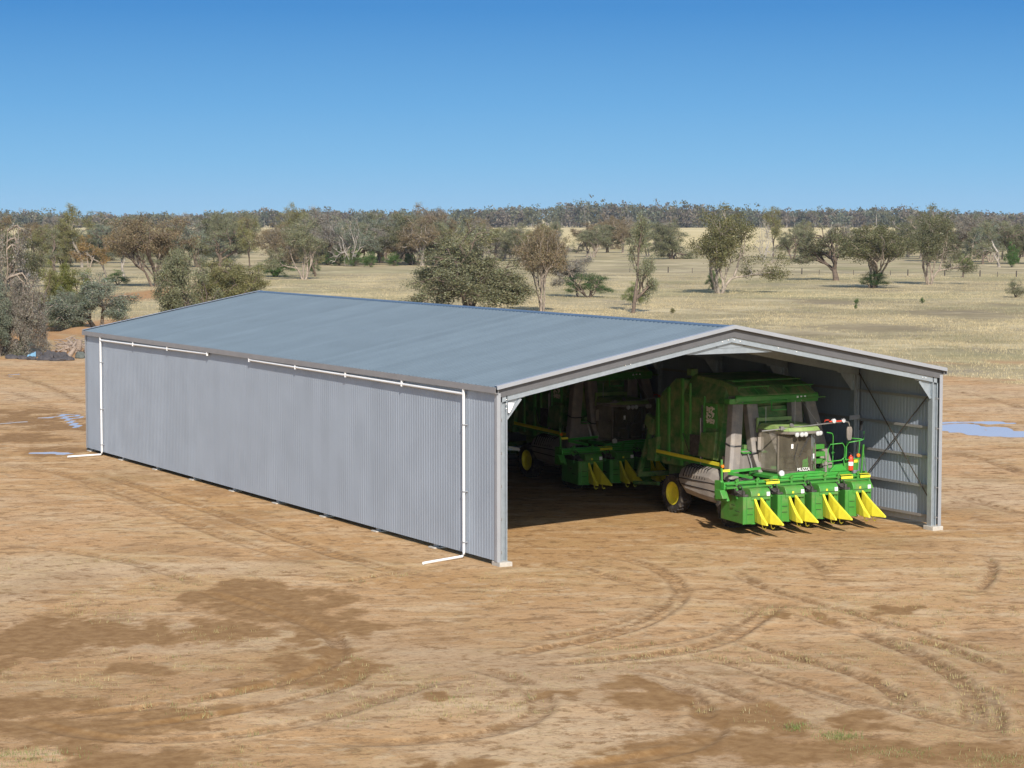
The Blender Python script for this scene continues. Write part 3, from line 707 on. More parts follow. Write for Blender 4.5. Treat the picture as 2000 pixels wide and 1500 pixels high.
# downpipes with collector pipes hung under the left gutter
def downpipe(y0, ys, zs, foot):
    x = -.115; r = .05
    m = MB()
    m.tube([(x, y0, SH-.15), (x, y0, .22), (x, y0, .12), (x-.05, y0-.02, .075), (x-.12, y0-.06, .065), foot], r, 10)
    o = m.build('downpipe', M['pvc'], shed)
    c = MB(); n = len(ys)
    pts = [(x, y, z) for y, z in zip(ys, zs)]
    c.tube(pts, r*.95, 10)
    for y, z in list(zip(ys, zs))[1:]:
        c.tube([(x, y, z-.03), (x, y, SH-.16)], r*.95, 10)
        c.tube([(x, y, z-.075), (x, y, z+.075)], r*1.18, 10)
    c.build('collector_pipe', M['pvc'], o)
    cl = MB()
    for z in (4.6, 2.3, .55): cl.box(-.17, -.005, y0-.075, y0+.075, z-.02, z+.02)
    cl.build('pipe_clip', M['flash'], o)
downpipe(2.24, [2.24, 7.03, 11.88, 16.65, 21.46], [5.655, 5.68, 5.71, 5.735, 5.76], (-2.05, 1.49, .06))
downpipe(40.6, [40.6, 35.83, 31.21, 26.24], [5.68, 5.70, 5.73, 5.76], (-1.93, 40.37, .06))
# ------------------------------------------------------------------ cotton picker (front of machine faces -y)
PO = (14.7, 5.0, 0.0)
pk = empty('cotton_picker', PO)
tag(pk, 'green cotton picker with its yellow snouts and cab in the sunlight at the shed opening', 'cotton picker', 'cotton pickers parked in the shed')
def B(m, name, mt, parent=pk, bevel=0.0, smooth=None):
    return m.build(name, mt, parent, bevel, PO, smooth)

# --- picking units
unit0 = None; units = []
def make_unit(xu):
    y = 2.05
    m = MB()   # left cabinet: front panel, long side panel raking back
    zb, zt = .42, 1.42
    m.prism([(xu, y+.10), (xu+.10, y), (xu+.50, y-.02), (xu+.50, y+1.0), (xu+.56, y+1.9), (xu+.24, y+1.9)], 'z', zb, zt)
    m.prism([(xu+.98, y+.02), (xu+1.22, y+.08), (xu+1.30, y+.25), (xu+1.40, y+1.85), (xu+1.05, y+1.85), (xu+.98, y+1.0)], 'z', zb, zt)
    o = B(m, 'picking_unit', M['green'], bevel=.02)
    m = MB()   # rounded hood across the row opening
    pr = [(y+.95, 1.42), (y+.95, 1.66)]+[(y+.16-.20*math.cos(t)*1.0+0.0+.0, 1.45+.27*math.sin(t)) for t in np.linspace(math.pi/2, 0, 7)]+[(y-.04, 1.30), (y+.1, 1.28)]
    m.prism([(a, b) for a, b in pr], 'x', xu+.28, xu+1.14)
    B(m, 'hood', M['green'], o, .015)
    m = MB()   # rear of the unit, gearbox, lugs
    m.box(xu+.12, xu+1.28, y+1.0, y+1.75, 1.43, 1.62); m.box(xu+.0, xu+.26, y+.45, y+.9, 1.43, 1.62); m.tube([(xu+.7, y+1.3, 1.62), (xu+.7, y+1.3, 1.85)], .14, 10)
    m.tube([(xu+.15, y+1.2, 1.55), (xu+.1, y+.5, 1.75), (xu-.1, y+.8, 1.9)], .03, 6); m.box(xu+.5, xu+.98, y+.9, y+1.8, .45, 1.40)
    B(m, 'gearbox', M['greasy'], o)
    m = MB()   # latches and seams on the panels
    for p_, q_ in (((xu+.11, y-.006, .78), (xu+.36, y-.012, .77)), ((xu+.11, y-.006, 1.0), (xu+.36, y-.012, .99)), ((xu-.012, y+.3, .85), (xu+.0, y+.62, .87)), ((xu+.03, y+.7, 1.05), (xu+.05, y+.9, 1.07))):
        m = MB(); m.bar(p_, q_, .018, .018); B(m, 'latch', M['groove'], o)
    m = MB()
    m.tube([(xu+.10, y-.012, .44), (xu+.10, y-.012, 1.40)], .012, 5); m.bar((xu+.51, y-.03, .44), (xu+.51, y-.03, 1.35), .02)
    m.bar((xu, y+.10, .43), (xu+.5, y-.03, .43), .03)
    B(m, 'panel_edge', M['rail'], o)
    m = MB(); m.bar((xu+.285, y-.045, 1.43), (xu+1.14, y-.045, 1.43), .014); m.bar((xu+.285, y+.94, 1.665), (xu+1.135, y+.94, 1.665), .02); m.bar((xu+.72, y-.04, 1.50), (xu+.72, y+.9, 1.672), .012)
    B(m, 'seam', M['groove'], o)
    m = MB(); m.box(xu+.02, xu+.26, y+.12, y+.42, 1.425, 1.50); m.tube([(xu+.14, y+.25, 1.5), (xu+.14, y+.25, 1.62)], .05, 8); m.tube([(xu+.05, y+.3, 1.5), (xu-.08, y+.45, 1.62), (xu-.05, y+.7, 1.78)], .022, 5); m.tube([(xu+.2, y+.3, 1.5), (xu+.22, y+.5, 1.75), (xu+.15, y+.7, 1.85)], .018, 5)
    B(m, 'spray_manifold', M['greasy'], o)
    m = MB()   # white sticker on the hood corner
    m.hexa([(xu+.96, y-.045, 1.44), (xu+1.10, y-.045, 1.44), (xu+1.10, y-.035, 1.58), (xu+.96, y-.035, 1.58)][::1], [(xu+.96, y-.055, 1.44), (xu+1.10, y-.055, 1.44), (xu+1.10, y-.045, 1.58), (xu+.96, y-.045, 1.58)])
    B(m, 'sticker', M['white'], o)
    m = MB(); m.box(xu+.55, xu+.63, y-.058, y-.046, 1.46, 1.54); B(m, 'sticker', M['yellow'], o)
    # left snout: slim curved fin
    m = MB()
    A = [(xu+.40, y-.03, 1.36), (xu+.50, y-.03, 1.36), (xu+.56, y-.03, .50), (xu+.44, y-.03, .50)]
    Bq = [(xu+.36, y-.25, 1.12), (xu+.48, y-.25, 1.08), (xu+.56, y-.35, .48), (xu+.34, y-.35, .48)]
    Cq = [(xu+.30, y-.60, .80), (xu+.45, y-.60, .76), (xu+.47, y-.72, .47), (xu+.26, y-.72, .47)]
    T = [(xu+.30, y-.98, .56), (xu+.36, y-.98, .56), (xu+.37, y-1.0, .47), (xu+.29, y-1.0, .47)]
    vs = A+Bq+Cq+T; fs = [(0, 1, 2, 3), (12, 15, 14, 13)]
    for k in range(3):
        for i in range(4): j = (i+1) % 4; fs.append((4*k+i, 4*k+j, 4*k+4+j, 4*k+4+i))
    m.add(vs, fs); B(m, 'snout', M['yellow'], o, .02)
    # right snout: broad folded wedge
    m = MB()
    A = [(xu+.66, y-.05, 1.40), (xu+.76, y-.05, 1.38), (xu+1.00, y-.02, .90), (xu+1.02, y-.02, .50), (xu+.66, y-.02, .50)]
    Bq = [(xu+.65, y-.35, 1.20), (xu+.75, y-.38, 1.16), (xu+.97, y-.42, .82), (xu+.97, y-.42, .49), (xu+.62, y-.42, .49)]
    Cq = [(xu+.66, y-.70, 1.00), (xu+.76, y-.74, .94), (xu+.92, y-.80, .72), (xu+.94, y-.80, .49), (xu+.58, y-.80, .49)]
    T = [(xu+.69, y-1.42, .58), (xu+.74, y-1.43, .57), (xu+.765, y-1.43, .54), (xu+.765, y-1.43, .50), (xu+.68, y-1.43, .50)]
    vs = A+Bq+Cq+T; fs = [(0, 1, 2, 3, 4), (19, 18, 17, 16, 15)]
    for k in range(3):
        for i in range(5): j = (i+1) % 5; fs.append((5*k+i, 5*k+j, 5*k+5+j, 5*k+5+i))
    m.add(vs, fs); B(m, 'snout', M['yellow'], o, .02)
    for q, x in ((-.62, .37), (-.70, .70)):
        m = MB(); m.tube([(xu+x, y+q, .48), (xu+x, y+q-.02, .36), (xu+x+.03, y+q-.08, .31), (xu+x+.08, y+q-.12, .36)], .022, 6)
        B(m, 'skid_hook', M['yellow'], o)
    return o
for k in range(4): units.append(make_unit(11.40+1.55*k))

# --- tool bar with hangers
m = MB(); m.box(10.95, 17.62, 2.72, 2.98, 1.66, 1.92)
bar_ = B(m, 'tool_bar', M['rail'], bevel=.02)
m = MB(); m.box(11.0, 17.5, 2.60, 2.72, 1.70, 1.76); m.box(11.0, 17.5, 2.62, 2.718, 1.84, 1.87); B(m, 'bar_lip', M['green'], bar_)
for k in range(4):
    xu = 11.40+1.55*k
    for dx in (.06, .98):
        m = MB(); m.bar((xu+dx, 2.68, 1.95), (xu+dx, 2.60, 1.30), .09, .06, up=(0, 1, 0)); m.bar((xu+dx-.05, 2.66, 1.93), (xu+dx+.07, 2.66, 2.02), .08)
        B(m, 'hanger', M['green'], bar_)
for xa, xb_ in ((12.75, 13.35), (16.20, 16.75), (17.1, 17.58)):
    m = MB(); m.box(xa, xb_, 2.585, 2.599, 1.78, 1.88); m.box(xa, xb_, 2.60, 2.80, 1.921, 1.93); B(m, 'reflector_strip', M['yellow'], bar_)
m = MB(); m.prism([(2.55, 1.25), (3.4, 1.20), (3.4, 1.95), (3.0, 1.98)], 'x', 10.98, 11.10); m.prism([(2.5, 1.36), (3.0, 1.30), (3.0, 1.66), (2.7, 1.66)], 'x', 10.75, 10.979)
B(m, 'end_bracket', M['green'], bar_, .015)
m = MB(); m.prism([(2.55, 1.35), (3.3, 1.30), (3.3, 1.95), (3.0, 1.98)], 'x', 17.63, 17.72); B(m, 'end_bracket', M['green'], bar_, .015)
m = MB(); m.bar((11.05, 3.02, 1.9), (11.05, 3.05, 2.75), .06); B(m, 'marker_post', M['green'], bar_)
m = MB(); m.box(11.08, 11.42, 3.02, 3.05, 2.28, 2.37); B(m, 'reflector_strip', M['yellow'], bar_)
m = MB(); m.lathe((11.06, 3.02, 2.5), (0, -1, 0), [(0, 0), (.06, 0), (.06, .05), (0, .06)], 12); B(m, 'marker_lamp', M['orange'], bar_)
m = MB(); m.bar((17.45, 3.0, 1.9), (17.55, 3.0, 3.0), .05); m.tube([(17.55, 3.0, 2.75), (17.68, 3.0, 1.95)], .015, 5); B(m, 'marker_post', M['green'], bar_)
m = MB(); m.box(17.0, 17.36, 3.02, 3.05, 2.32, 2.45); B(m, 'reflector_strip', M['yellow'], bar_)
m = MB(); m.lathe((17.28, 3.0, 2.60), (0, -1, 0), [(0, 0), (.07, 0), (.07, .06), (0, .07)], 12); B(m, 'marker_lamp', M['orange'], bar_)
m = MB(); m.bar((17.28, 3.02, 2.7), (17.34, 3.02, 3.12), .14, .06); m.bar((17.40, 3.02, 3.55), (17.48, 3.02, 3.9), .12, .05); B(m, 'rear_marker', M['black'], bar_)
m = MB()
for k in range(16):
    x = 11.5+k*.39; random.seed(k)
    m.tube([(x, 2.9, 1.6), (x+.1, 3.1+.2*random.random(), 1.45), (x+.25, 3.3, 1.7), (x+.4, 3.6, 1.5)], .028, 5)
    m.lathe((x+.12, 3.0, 1.52), (random.random(), -1, random.random()), [(0, 0), (.10, 0), (.10, .2), (0, .2)], 8)
B(m, 'hydraulic_hoses', M['greasy'], bar_)

# --- chassis and deck
m = MB(); m.box(13.6, 15.8, 4.0, 10.6, .85, 1.75); m.box(12.9, 16.5, 4.05, 4.55, .80, 1.15); m.box(13.2, 16.2, 8.7, 9.2, .65, .95); m.box(13.3, 16.3, 5.0, 10.5, 1.76, 2.2)
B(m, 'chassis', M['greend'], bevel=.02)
m = MB(); m.prism([(13.35, 3.0), (13.6, 2.98), (15.6, 2.98), (17.05, 3.05), (17.05, 4.5), (13.35, 4.6)], 'z', 1.88, 2.02)
deck = B(m, 'cab_deck', M['rail'], bevel=.02)
m = MB(); m.prism([(13.55, 2.03), (14.2, 2.10), (15.0, 2.12), (15.5, 2.10), (15.75, 2.03)], 'y', 2.86, 2.975); m.prism([(15.95, 2.03), (16.2, 2.28), (16.55, 2.28), (16.8, 2.03)], 'y', 2.99, 3.1); m.box(13.55, 15.75, 2.77, 2.979, 1.93, 2.029)
B(m, 'deck_fascia', M['rail'], deck, .015)
m = MB(); m.box(16.85, 17.35, 3.05, 3.15, 2.03, 2.33); m.prism([(16.3, 2.03), (17.3, 2.03), (17.3, 2.35), (16.3, 2.28)], 'y', 3.12, 3.16); B(m, 'deck_side', M['green'], deck, .01)
m = MB(); m.lathe((13.62, 2.90, 2.10), (0, -1, .2), [(0, 0), (.11, 0), (.12, .08), (.09, .10), (0, .10)], 12); B(m, 'work_lamp', M['lamp'], deck)
m = MB(); m.lathe((15.72, 2.93, 2.30), (0, 0, 1), [(0, -.25), (.05, -.25), (.05, 0), (.09, .02), (.07, .14), (0, .16)], 10); B(m, 'marker_post', M['duct'], deck)
m = MB()
for y0, z0 in ((3.9, 2.25), (3.95, 2.52), (4.0, 2.8)): m.box(16.0, 16.45, y0, y0+.25, z0, z0+.18)
B(m, 'step', M['green'], deck, .01)

# --- cab
fp = [(13.72, 4.45), (13.80, 3.35), (14.02, 3.10), (14.35, 2.98), (14.72, 2.94), (15.08, 2.98), (15.36, 3.10), (15.52, 3.35), (15.55, 4.45)]
def ring(z, g=0.0, f=1.0):
    cx_, cy_ = 14.64, 3.8
    return [(cx_+(x-cx_)*(f+g), cy_+(y-cy_)*(f+g), z) for x, y in fp]
zf, zr_ = 2.14, 3.58
m = MB(); m.hexa(ring(2.03, -.02), ring(zf, 0))
m.add([ring(zf)[0], ring(zf)[8], ring(zr_)[8], ring(zr_)[0]], [(0, 1, 2, 3)])
for i, wd in ((0, .10), (1, .07), (7, .07), (8, .10)):
    a, b = ring(zf)[i], ring(zr_, -.02)[i]; m.bar(a, b, wd, wd)
m.bar(ring(zf)[0], ring(zf)[1], .06, .08); m.bar(ring(zf)[7], ring(zf)[8], .06, .08)
cab = B(m, 'cab', M['cabin'], bevel=.01)
rb, rt_ = ring(zf+.02), ring(zr_-.01, -.02)
m = MB()
for i in range(1, 7): m.add([rb[i], rb[i+1], rt_[i+1], rt_[i]], [(0, 1, 2, 3)], True)
B(m, 'windscreen', M['glass'], cab)
m = MB(); m.add([rb[0], rb[1], rt_[1], rt_[0]], [(0, 1, 2, 3)]); B(m, 'side_window', M['dustglass'], cab)
m = MB(); m.add([rb[7], rb[8], rt_[8], rt_[7]], [(0, 1, 2, 3)]); B(m, 'side_window', M['glass'], cab)
m = MB()
def rp(z, ex, yf, yb): return [(13.72-ex, yb, z), (13.72-ex, yf+.55, z), (13.98-ex*.5, yf+.12, z), (14.5, yf, z), (15.05, yf, z), (15.38+ex*.5, yf+.12, z), (15.56+ex, yf+.50, z), (15.56+ex, yb, z)]
m.hexa(rp(3.66, .02, 2.72, 4.6), rp(3.80, -.06, 2.82, 4.55)); m.hexa([(13.80, 3.5, 3.80), (15.45, 3.5, 3.80), (15.5, 4.5, 3.80), (13.75, 4.5, 3.80)], [(13.9, 3.7, 3.86), (15.35, 3.7, 3.86), (15.4, 4.45, 3.88), (13.8, 4.45, 3.88)])
B(m, 'cab_roof', M['lime'], cab, .025)
m = MB(); m.hexa(rp(3.55, -.03, 2.76, 4.55), rp(3.659, 0, 2.74, 4.58)); B(m, 'roof_visor', M['duct'], cab, .01)
m = MB(); m.box(13.75, 15.35, 4.62, 4.72, 3.92, 4.06); m.bar((13.78, 4.67, 3.5), (13.78, 4.67, 4.0), .08); m.bar((15.3, 4.67, 3.5), (15.3, 4.67, 3.95), .08); B(m, 'roof_rail', M['lime'], cab, .01)
for x in (14.22, 14.44, 14.62, 15.22, 15.40):
    m = MB(); yy = 2.745 if x < 15.1 else 2.80+(.09 if x > 15.3 else 0)
    m.lathe((x, yy, 3.55), (0, -1, -.15), [(0, 0), (.085, 0), (.092, .05), (.07, .075), (0, .085)], 14); B(m, 'headlight', M['lamp'], cab)
m = MB(); m.box(14.35, 14.95, 3.95, 4.15, 2.55, 3.30); m.box(14.35, 14.95, 3.5, 3.95, 2.4, 2.55); m.box(14.5, 14.8, 3.6, 3.9, 2.15, 2.4); m.box(14.48, 14.82, 3.97, 4.12, 3.30, 3.5); B(m, 'driver_seat', M['seat'], cab, .04)
m = MB(); m.bar((14.6, 3.18, 2.15), (14.62, 3.38, 2.72), .1); m.tube([(14.62+.19*math.cos(t), 3.40+.19*math.sin(t)*.6, 2.76+.12*math.sin(t)) for t in np.linspace(0, 2*math.pi, 15)], .018, 6); B(m, 'steering_wheel', M['black'], cab)
m = MB(); m.box(15.05, 15.25, 3.4, 4.1, 2.2, 2.75); m.box(15.1, 15.3, 3.28, 3.33, 2.62, 2.88); m.box(13.98, 14.25, 3.6, 4.1, 2.2, 2.6); B(m, 'console', M['seat'], cab, .015)
m = MB(); m.tube([(14.95, 2.93, 3.48), (14.62, 2.915, 2.98), (14.50, 2.915, 2.72)], .012, 5); m.tube([(14.42, 2.935, 3.2), (14.28, 2.97, 2.6)], .012, 5); m.tube([(15.0, 2.93, 3.48), (14.68, 2.915, 2.98)], .009, 5); B(m, 'wiper', M['black'], cab)
m = MB(); m.box(14.18, 14.28, 3.02, 3.025, 3.0, 3.17); m.box(15.12, 15.26, 3.04, 3.045, 2.58, 2.76); B(m, 'paper_note', M['white'], cab)
# white vinyl name on the foot of the windscreen
tx = bpy.data.curves.new('name_lettering', 'FONT'); tx.body = 'MUZZA'; tx.size = .17; tx.extrude = .003; tx.shear = .15; tx.align_x = 'CENTER'; tx.offset = .001; tx.space_character = 1.02
tmp = bpy.data.objects.new('lettering_curve', tx); COL.objects.link(tmp); bpy.context.view_layer.update()
tme = bpy.data.meshes.new_from_object(tmp.evaluated_get(bpy.context.evaluated_depsgraph_get())); bpy.data.objects.remove(tmp); bpy.data.curves.remove(tx)
tme.materials.clear(); tme.materials.append(M['white']); to = bpy.data.objects.new('name_lettering', tme); COL.objects.link(to)
to.parent = cab; CH.setdefault(cab.as_pointer(), []).append(to); to.location = (14.66-PO[0], 2.905-PO[1], 2.155); to.rotation_euler = (math.radians(90), 0, 0)
# mirror arm with mirrors, aerials
m = MB(); m.tube([(12.95, 3.2, 3.70), (13.7, 3.05, 3.76), (15.0, 2.98, 3.84), (16.6, 2.95, 3.93), (16.78, 2.95, 3.90), (16.84, 2.95, 3.75)], .028, 7)
m.box(13.66, 13.82, 2.98, 3.10, 3.72, 3.86); m.tube([(14.15, 2.98, 3.86), (14.15, 2.94, 3.9)], .09, 10)
marm = B(m, 'mirror_arm', M['steel'], cab)
m = MB(); m.hexa([(16.74, 2.92, 3.72), (16.92, 2.92, 3.72), (16.96, 2.92, 3.6), (16.94, 2.92, 3.3), (16.90, 2.92, 3.2), (16.76, 2.92, 3.2), (16.72, 2.92, 3.3), (16.71, 2.92, 3.6)], [(16.74, 3.0, 3.72), (16.92, 3.0, 3.72), (16.96, 3.0, 3.6), (16.94, 3.0, 3.3), (16.90, 3.0, 3.2), (16.76, 3.0, 3.2), (16.72, 3.0, 3.3), (16.71, 3.0, 3.6)]); B(m, 'mirror', M['duct'], cab, .02)
m = MB(); m.box(15.85, 16.45, 2.9, 2.93, 3.94, 3.985); m.tube([(15.65, 2.92, 3.95), (15.65, 2.92, 4.02), (15.85, 2.92, 4.02)], .015, 5); B(m, 'warning_bar', M['red'], cab)
for x in (16.05, 16.5):
    m = MB(); m.lathe((x, 2.9, 3.98), (0, -1, 0), [(0, -.08), (.08, -.06), (.085, .04), (0, .05)], 10); B(m, 'work_lamp', M['lamp'], cab)
m = MB(); m.tube([(14.75, 3.6, 3.85), (14.76, 3.6, 4.75)], .01, 5); m.tube([(13.98, 4.4, 3.85), (13.98, 4.4, 4.5)], .012, 5); m.tube([(15.6, 3.2, 3.8), (15.25, 3.9, 4.75)], .008, 5); B(m, 'aerial', M['steel'], cab)

# --- suction ducts
for (xb_, yb, zb), (xk, yk, zk), (xt, yt, zt) in (((12.36, 4.35, 1.70), (12.72, 4.72, 3.0), (13.22, 5.30, 4.75)), ((13.86, 4.35, 1.75), (13.72, 4.72, 2.7), (13.86, 5.35, 4.75)),
                                          ((15.55, 4.65, 1.75), (15.75, 4.85, 2.7), (15.95, 5.35, 4.75)), ((16.92, 4.35, 1.70), (16.75, 4.72, 2.8), (16.55, 5.35, 4.75))):
    m = MB()
    def sec(x, y, z, w, d): return [(x-w/2, y-d*.30, z+.02), (x-w*.22, y-d/2, z), (x+w/2, y-d/2, z), (x+w/2, y+d/2, z+.1), (x-w/2, y+d/2, z+.1)]
    a, b, c = sec(xb_, yb, zb, .42, .40), sec(xk, yk, zk, .44, .42), sec(xt, yt, zt, .44, .42)
    m.hexa(a, b); m.hexa([(x, y, z+.004) for x, y, z in b], c)
    o = B(m, 'suction_duct', M['duct'], bevel=.02)
    m = MB(); q = sec(xk, yk, zk, .48, .46); m.hexa(q, [(x+.01, y+.02, z+.05) for x, y, z in q]); B(m, 'duct_strap', M['black'], o)
m = MB(); m.box(13.60, 13.98, 4.36, 4.40, 2.86, 3.35); B(m, 'inspection_plate', M['tank'])

# --- front hood over the ducts
m = MB(); m.prism([(4.98, 4.68), (5.0, 4.90), (5.55, 5.22), (6.35, 5.40), (8.1, 5.50), (8.1, 4.4), (5.9, 4.4), (5.5, 4.62)], 'x', 13.28, 16.75)
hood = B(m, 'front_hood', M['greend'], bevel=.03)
m = MB(); m.prism([(4.955, 4.66), (4.955, 4.84), (5.05, 4.91), (5.05, 4.66)], 'x', 13.0, 16.85); m.box(12.72, 13.30, 5.0, 5.35, 4.58, 4.78); m.box(12.98, 16.9, 5.06, 5.5, 4.55, 4.655); B(m, 'hood_lip', M['green'], hood, .012)
m = MB(); m.tube([(13.05, 4.93, 4.60), (14.3, 4.93, 4.62)], .025, 6); m.tube([(15.9, 4.93, 4.72), (17.15, 4.93, 4.72)], .025, 6); m.tube([(13.35, 5.3, 5.18), (14.75, 5.3, 5.2)], .025, 6); m.tube([(15.4, 5.2, 5.18), (16.75, 5.2, 5.2)], .025, 6); m.tube([(13.4, 5.8, 5.38), (16.6, 5.8, 5.40)], .025, 6)
for x in (13.35, 14.7, 15.42, 16.7): m.tube([(x, 5.3, 5.0), (x, 5.3, 5.2)], .02, 5)
B(m, 'hood_rail', M['green'], hood)
m = MB()
zz = lambda x: 4.655
m.tube([(14.62, 4.94, 4.66), (14.62, 4.94, 4.30), (15.32, 4.94, 4.30), (15.32, 4.94, 4.66), (14.62, 4.94, 4.66)], .03, 6); B(m, 'hanging_frame', M['rail'], hood)
for x in (13.7, 14.1, 14.5, 15.0, 15.5, 16.0, 16.4):
    m = MB(); m.bar((x, 4.99, 4.92), (x, 5.53, 5.225), .03, .02); B(m, 'hood_rib', M['green'], hood)
for x in (15.85, 16.02, 16.2):
    m = MB(); m.box(x-.04, x+.04, 4.94, 4.954, 4.72, 4.80); B(m, 'sticker', M['white'], hood)
# --- basket body and rear chamber
m = MB()
prof = [(5.55, 4.38), (6.1, 2.3), (8.55, 2.3), (8.55, 5.46), (8.0, 5.50), (6.35, 5.38), (5.7, 5.15)]
m.prism([(5.75, 4.39), (6.1, 2.3), (8.55, 2.3), (8.55, 4.75), (5.75, 4.56)], 'x', 12.96, 16.80)
# chamfered shoulders
m.hexa([(12.965, 5.75, 4.565), (12.965, 8.55, 4.755), (16.795, 8.55, 4.755), (16.795, 5.75, 4.565)], [(13.45, 6.2, 5.41), (13.35, 8.5, 5.53), (16.45, 8.5, 5.53), (16.35, 6.2, 5.41)])
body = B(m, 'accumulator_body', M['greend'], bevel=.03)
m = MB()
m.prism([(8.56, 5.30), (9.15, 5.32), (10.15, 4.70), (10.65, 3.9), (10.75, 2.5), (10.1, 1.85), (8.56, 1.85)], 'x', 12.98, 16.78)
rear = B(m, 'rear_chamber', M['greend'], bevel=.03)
m = MB()
for y0, z0, z1, w in ((8.58, 1.9, 5.35, .16), (8.0, 1.9, 5.2, .07), (7.0, 2.0, 4.75, .06), (9.55, 2.0, 4.95, .13), (10.35, 2.2, 4.45, .16)):
    m.box(12.87, 12.958, y0-w/2, y0+w/2, z0, z1)
B(m, 'side_rib', M['green'], body, .01)
m = MB(); m.box(12.90, 12.957, 6.15, 6.95, 3.55, 4.50); B(m, 'screen_panel', M['green'], body, .01)
m = MB(); rnd = random.Random(4)
for k in range(60):
    y0 = 6.3+rnd.random()*.5; z0 = 3.7+rnd.random()*.65; s_ = .02+.03*rnd.random()
    m.box(12.875, 12.899, y0-s_, y0+s_, z0-s_*.7, z0+s_*1.2)
B(m, 'cotton_lint', M['lint'], body)
m = MB(); m.prism([(6.05, 3.45), (7.1, 3.35), (7.3, 2.4), (6.2, 2.35)], 'x', 12.80, 12.955); B(m, 'side_panel', M['greend'], body, .03)
m = MB(); m.box(12.82, 12.957, 7.1, 7.9, 2.4, 3.2); m.lathe((12.955, 7.5, 2.75), (-1, 0, 0), [(0, .1), (.28, .1), (.28, .16), (0, .18)], 16); m.tube([(12.85, 7.05, 2.3), (12.84, 7.05, 4.4)], .035, 6); m.tube([(12.83, 7.3, 3.1), (12.8, 7.9, 2.5), (12.84, 8.4, 3.2)], .02, 5); B(m, 'side_machinery', M['greasy'], body)
m = MB(); m.tube([(12.83, 7.12, 2.1), (12.83, 7.14, 3.9)], .03, 6); B(m, 'hydraulic_ram', M['steel'], body)
m = MB(); m.box(13.2, 13.5, 8.35, 8.7, 5.45, 5.72); B(m, 'top_bracket', M['greend'], body, .02)
# rear lift arms and bale cradle
for x0 in (12.95, 16.6):
    m = MB(); m.prism([(10.7, 3.55), (11.3, 3.75), (11.45, 3.35), (10.9, 2.9)], 'x', x0, x0+.2); m.prism([(10.2, 2.9), (10.9, 2.75), (11.0, 1.9), (10.4, 1.9)], 'x', x0-.15, x0+.3); m.bar((x0+.1, 11.0, 3.3), (x0+.1, 12.0, 1.2), .16); m.tube([(x0+.05, 10.9, 3.4), (x0-.02, 11.3, 2.6), (x0, 10.9, 2.2)], .02, 5)
    B(m, 'lift_arm', M['greend'], rear, .02)
m = MB(); m.bar((13.0, 12.0, 1.2), (16.8, 12.0, 1.2), .2); m.bar((13.2, 10.7, .95), (13.2, 12.6, .8), .14); m.bar((16.5, 10.7, .95), (16.5, 12.6, .8), .14); B(m, 'bale_cradle', M['greend'], rear, .02)
m = MB(); m.box(13.4, 16.2, 5.0, 6.3, 2.21, 3.0); m.box(13.5, 16.3, 5.5, 5.8, 3.0, 4.4); B(m, 'engine_bay', M['greend'], body)
m = MB(); m.box(13.95, 15.9, 4.85, 4.98, 2.62, 3.2); m.prism([(4.6, 2.72), (4.98, 2.72), (4.98, 2.84)], 'x', 13.1, 15.6); B(m, 'engine_cover', M['rail'], body, .01)
m = MB(); m.prism([(13.0, 4.9), (13.2, 4.72), (13.62, 4.75), (13.62, 5.4), (13.0, 5.4)], 'z', 2.05, 2.8); B(m, 'air_cleaner', M['duct'], body, .05)
m = MB(); m.prism([(12.85, 5.3), (13.0, 5.05), (13.0, 5.7), (12.85, 5.7)], 'z', 1.95, 2.55); B(m, 'battery_box', M['tank'], body, .03)
m = MB(); m.tube([(13.35, 4.70, 2.75), (13.5, 4.66, 2.3), (13.52, 4.62, 2.08)], .04, 7); B(m, 'exhaust_pipe', M['steel'], body)
# --- left walkway edge
m = MB(); m.bar((12.80, 5.35, 2.20), (12.84, 10.55, 2.34), .06, .13); wk = B(m, 'walkway_edge', M['yellow'])
m = MB(); m.box(12.86, 13.3, 5.6, 10.4, 2.18, 2.22); m.bar((12.83, 5.4, 2.08), (12.87, 10.5, 2.22), .04, .09); B(m, 'walkway', M['green'], wk)
m = MB(); m.bar((12.0, 4.0, 2.15), (13.5, 4.05, 2.2), .05, .1); m.bar((12.0, 4.0, 2.1), (12.4, 3.0, 2.0), .05, .1); B(m, 'front_rail', M['rail'])
# --- moulded tank ahead of the rear wheel
m = MB()
def ts(y, xl, zb, zt): return [(xl+.10, y, zb), (xl, y, zb+.22), (xl, y, zt-.34), (xl+.12, y, zt-.10), (xl+.34, y, zt), (13.45, y, zt), (13.45, y, zb)]
ss = [ts(5.25, 12.55, .86, 1.66), ts(5.38, 12.46, .74, 1.86), ts(5.95, 12.44, .76, 2.02), ts(6.6, 12.46, .80, 2.05), ts(7.7, 12.47, .92, 2.02), ts(8.25, 12.55, 1.22, 1.92)]
vs = [p for s_ in ss for p in s_]; n7 = 7
fs = [tuple(range(6, -1, -1)), tuple(range(35, 42))]+[(7*k+i, 7*k+(i+1) % 7, 7*k+7+(i+1) % 7, 7*k+7+i) for k in range(5) for i in range(7)]
m.add(vs, fs); tk = B(m, 'side_tank', M['tank'], bevel=.04)
m = MB()
for k in range(9):
    y0 = 6.25+k*.19
    m.bar((12.452, y0, 1.60), (12.60, y0, 1.965), .05, .03, up=(0, 1, 0)); m.bar((12.58, y0, 1.965), (12.85, y0, 2.05), .05, .03, up=(0, 1, 0)); m.bar((12.83, y0, 2.055), (13.4, y0, 2.055), .05, .03)
m.bar((12.445, 5.5, 1.50), (12.46, 8.1, 1.50), .03, .035); m.bar((12.445, 5.45, 1.20), (12.46, 7.9, 1.28), .03, .035)
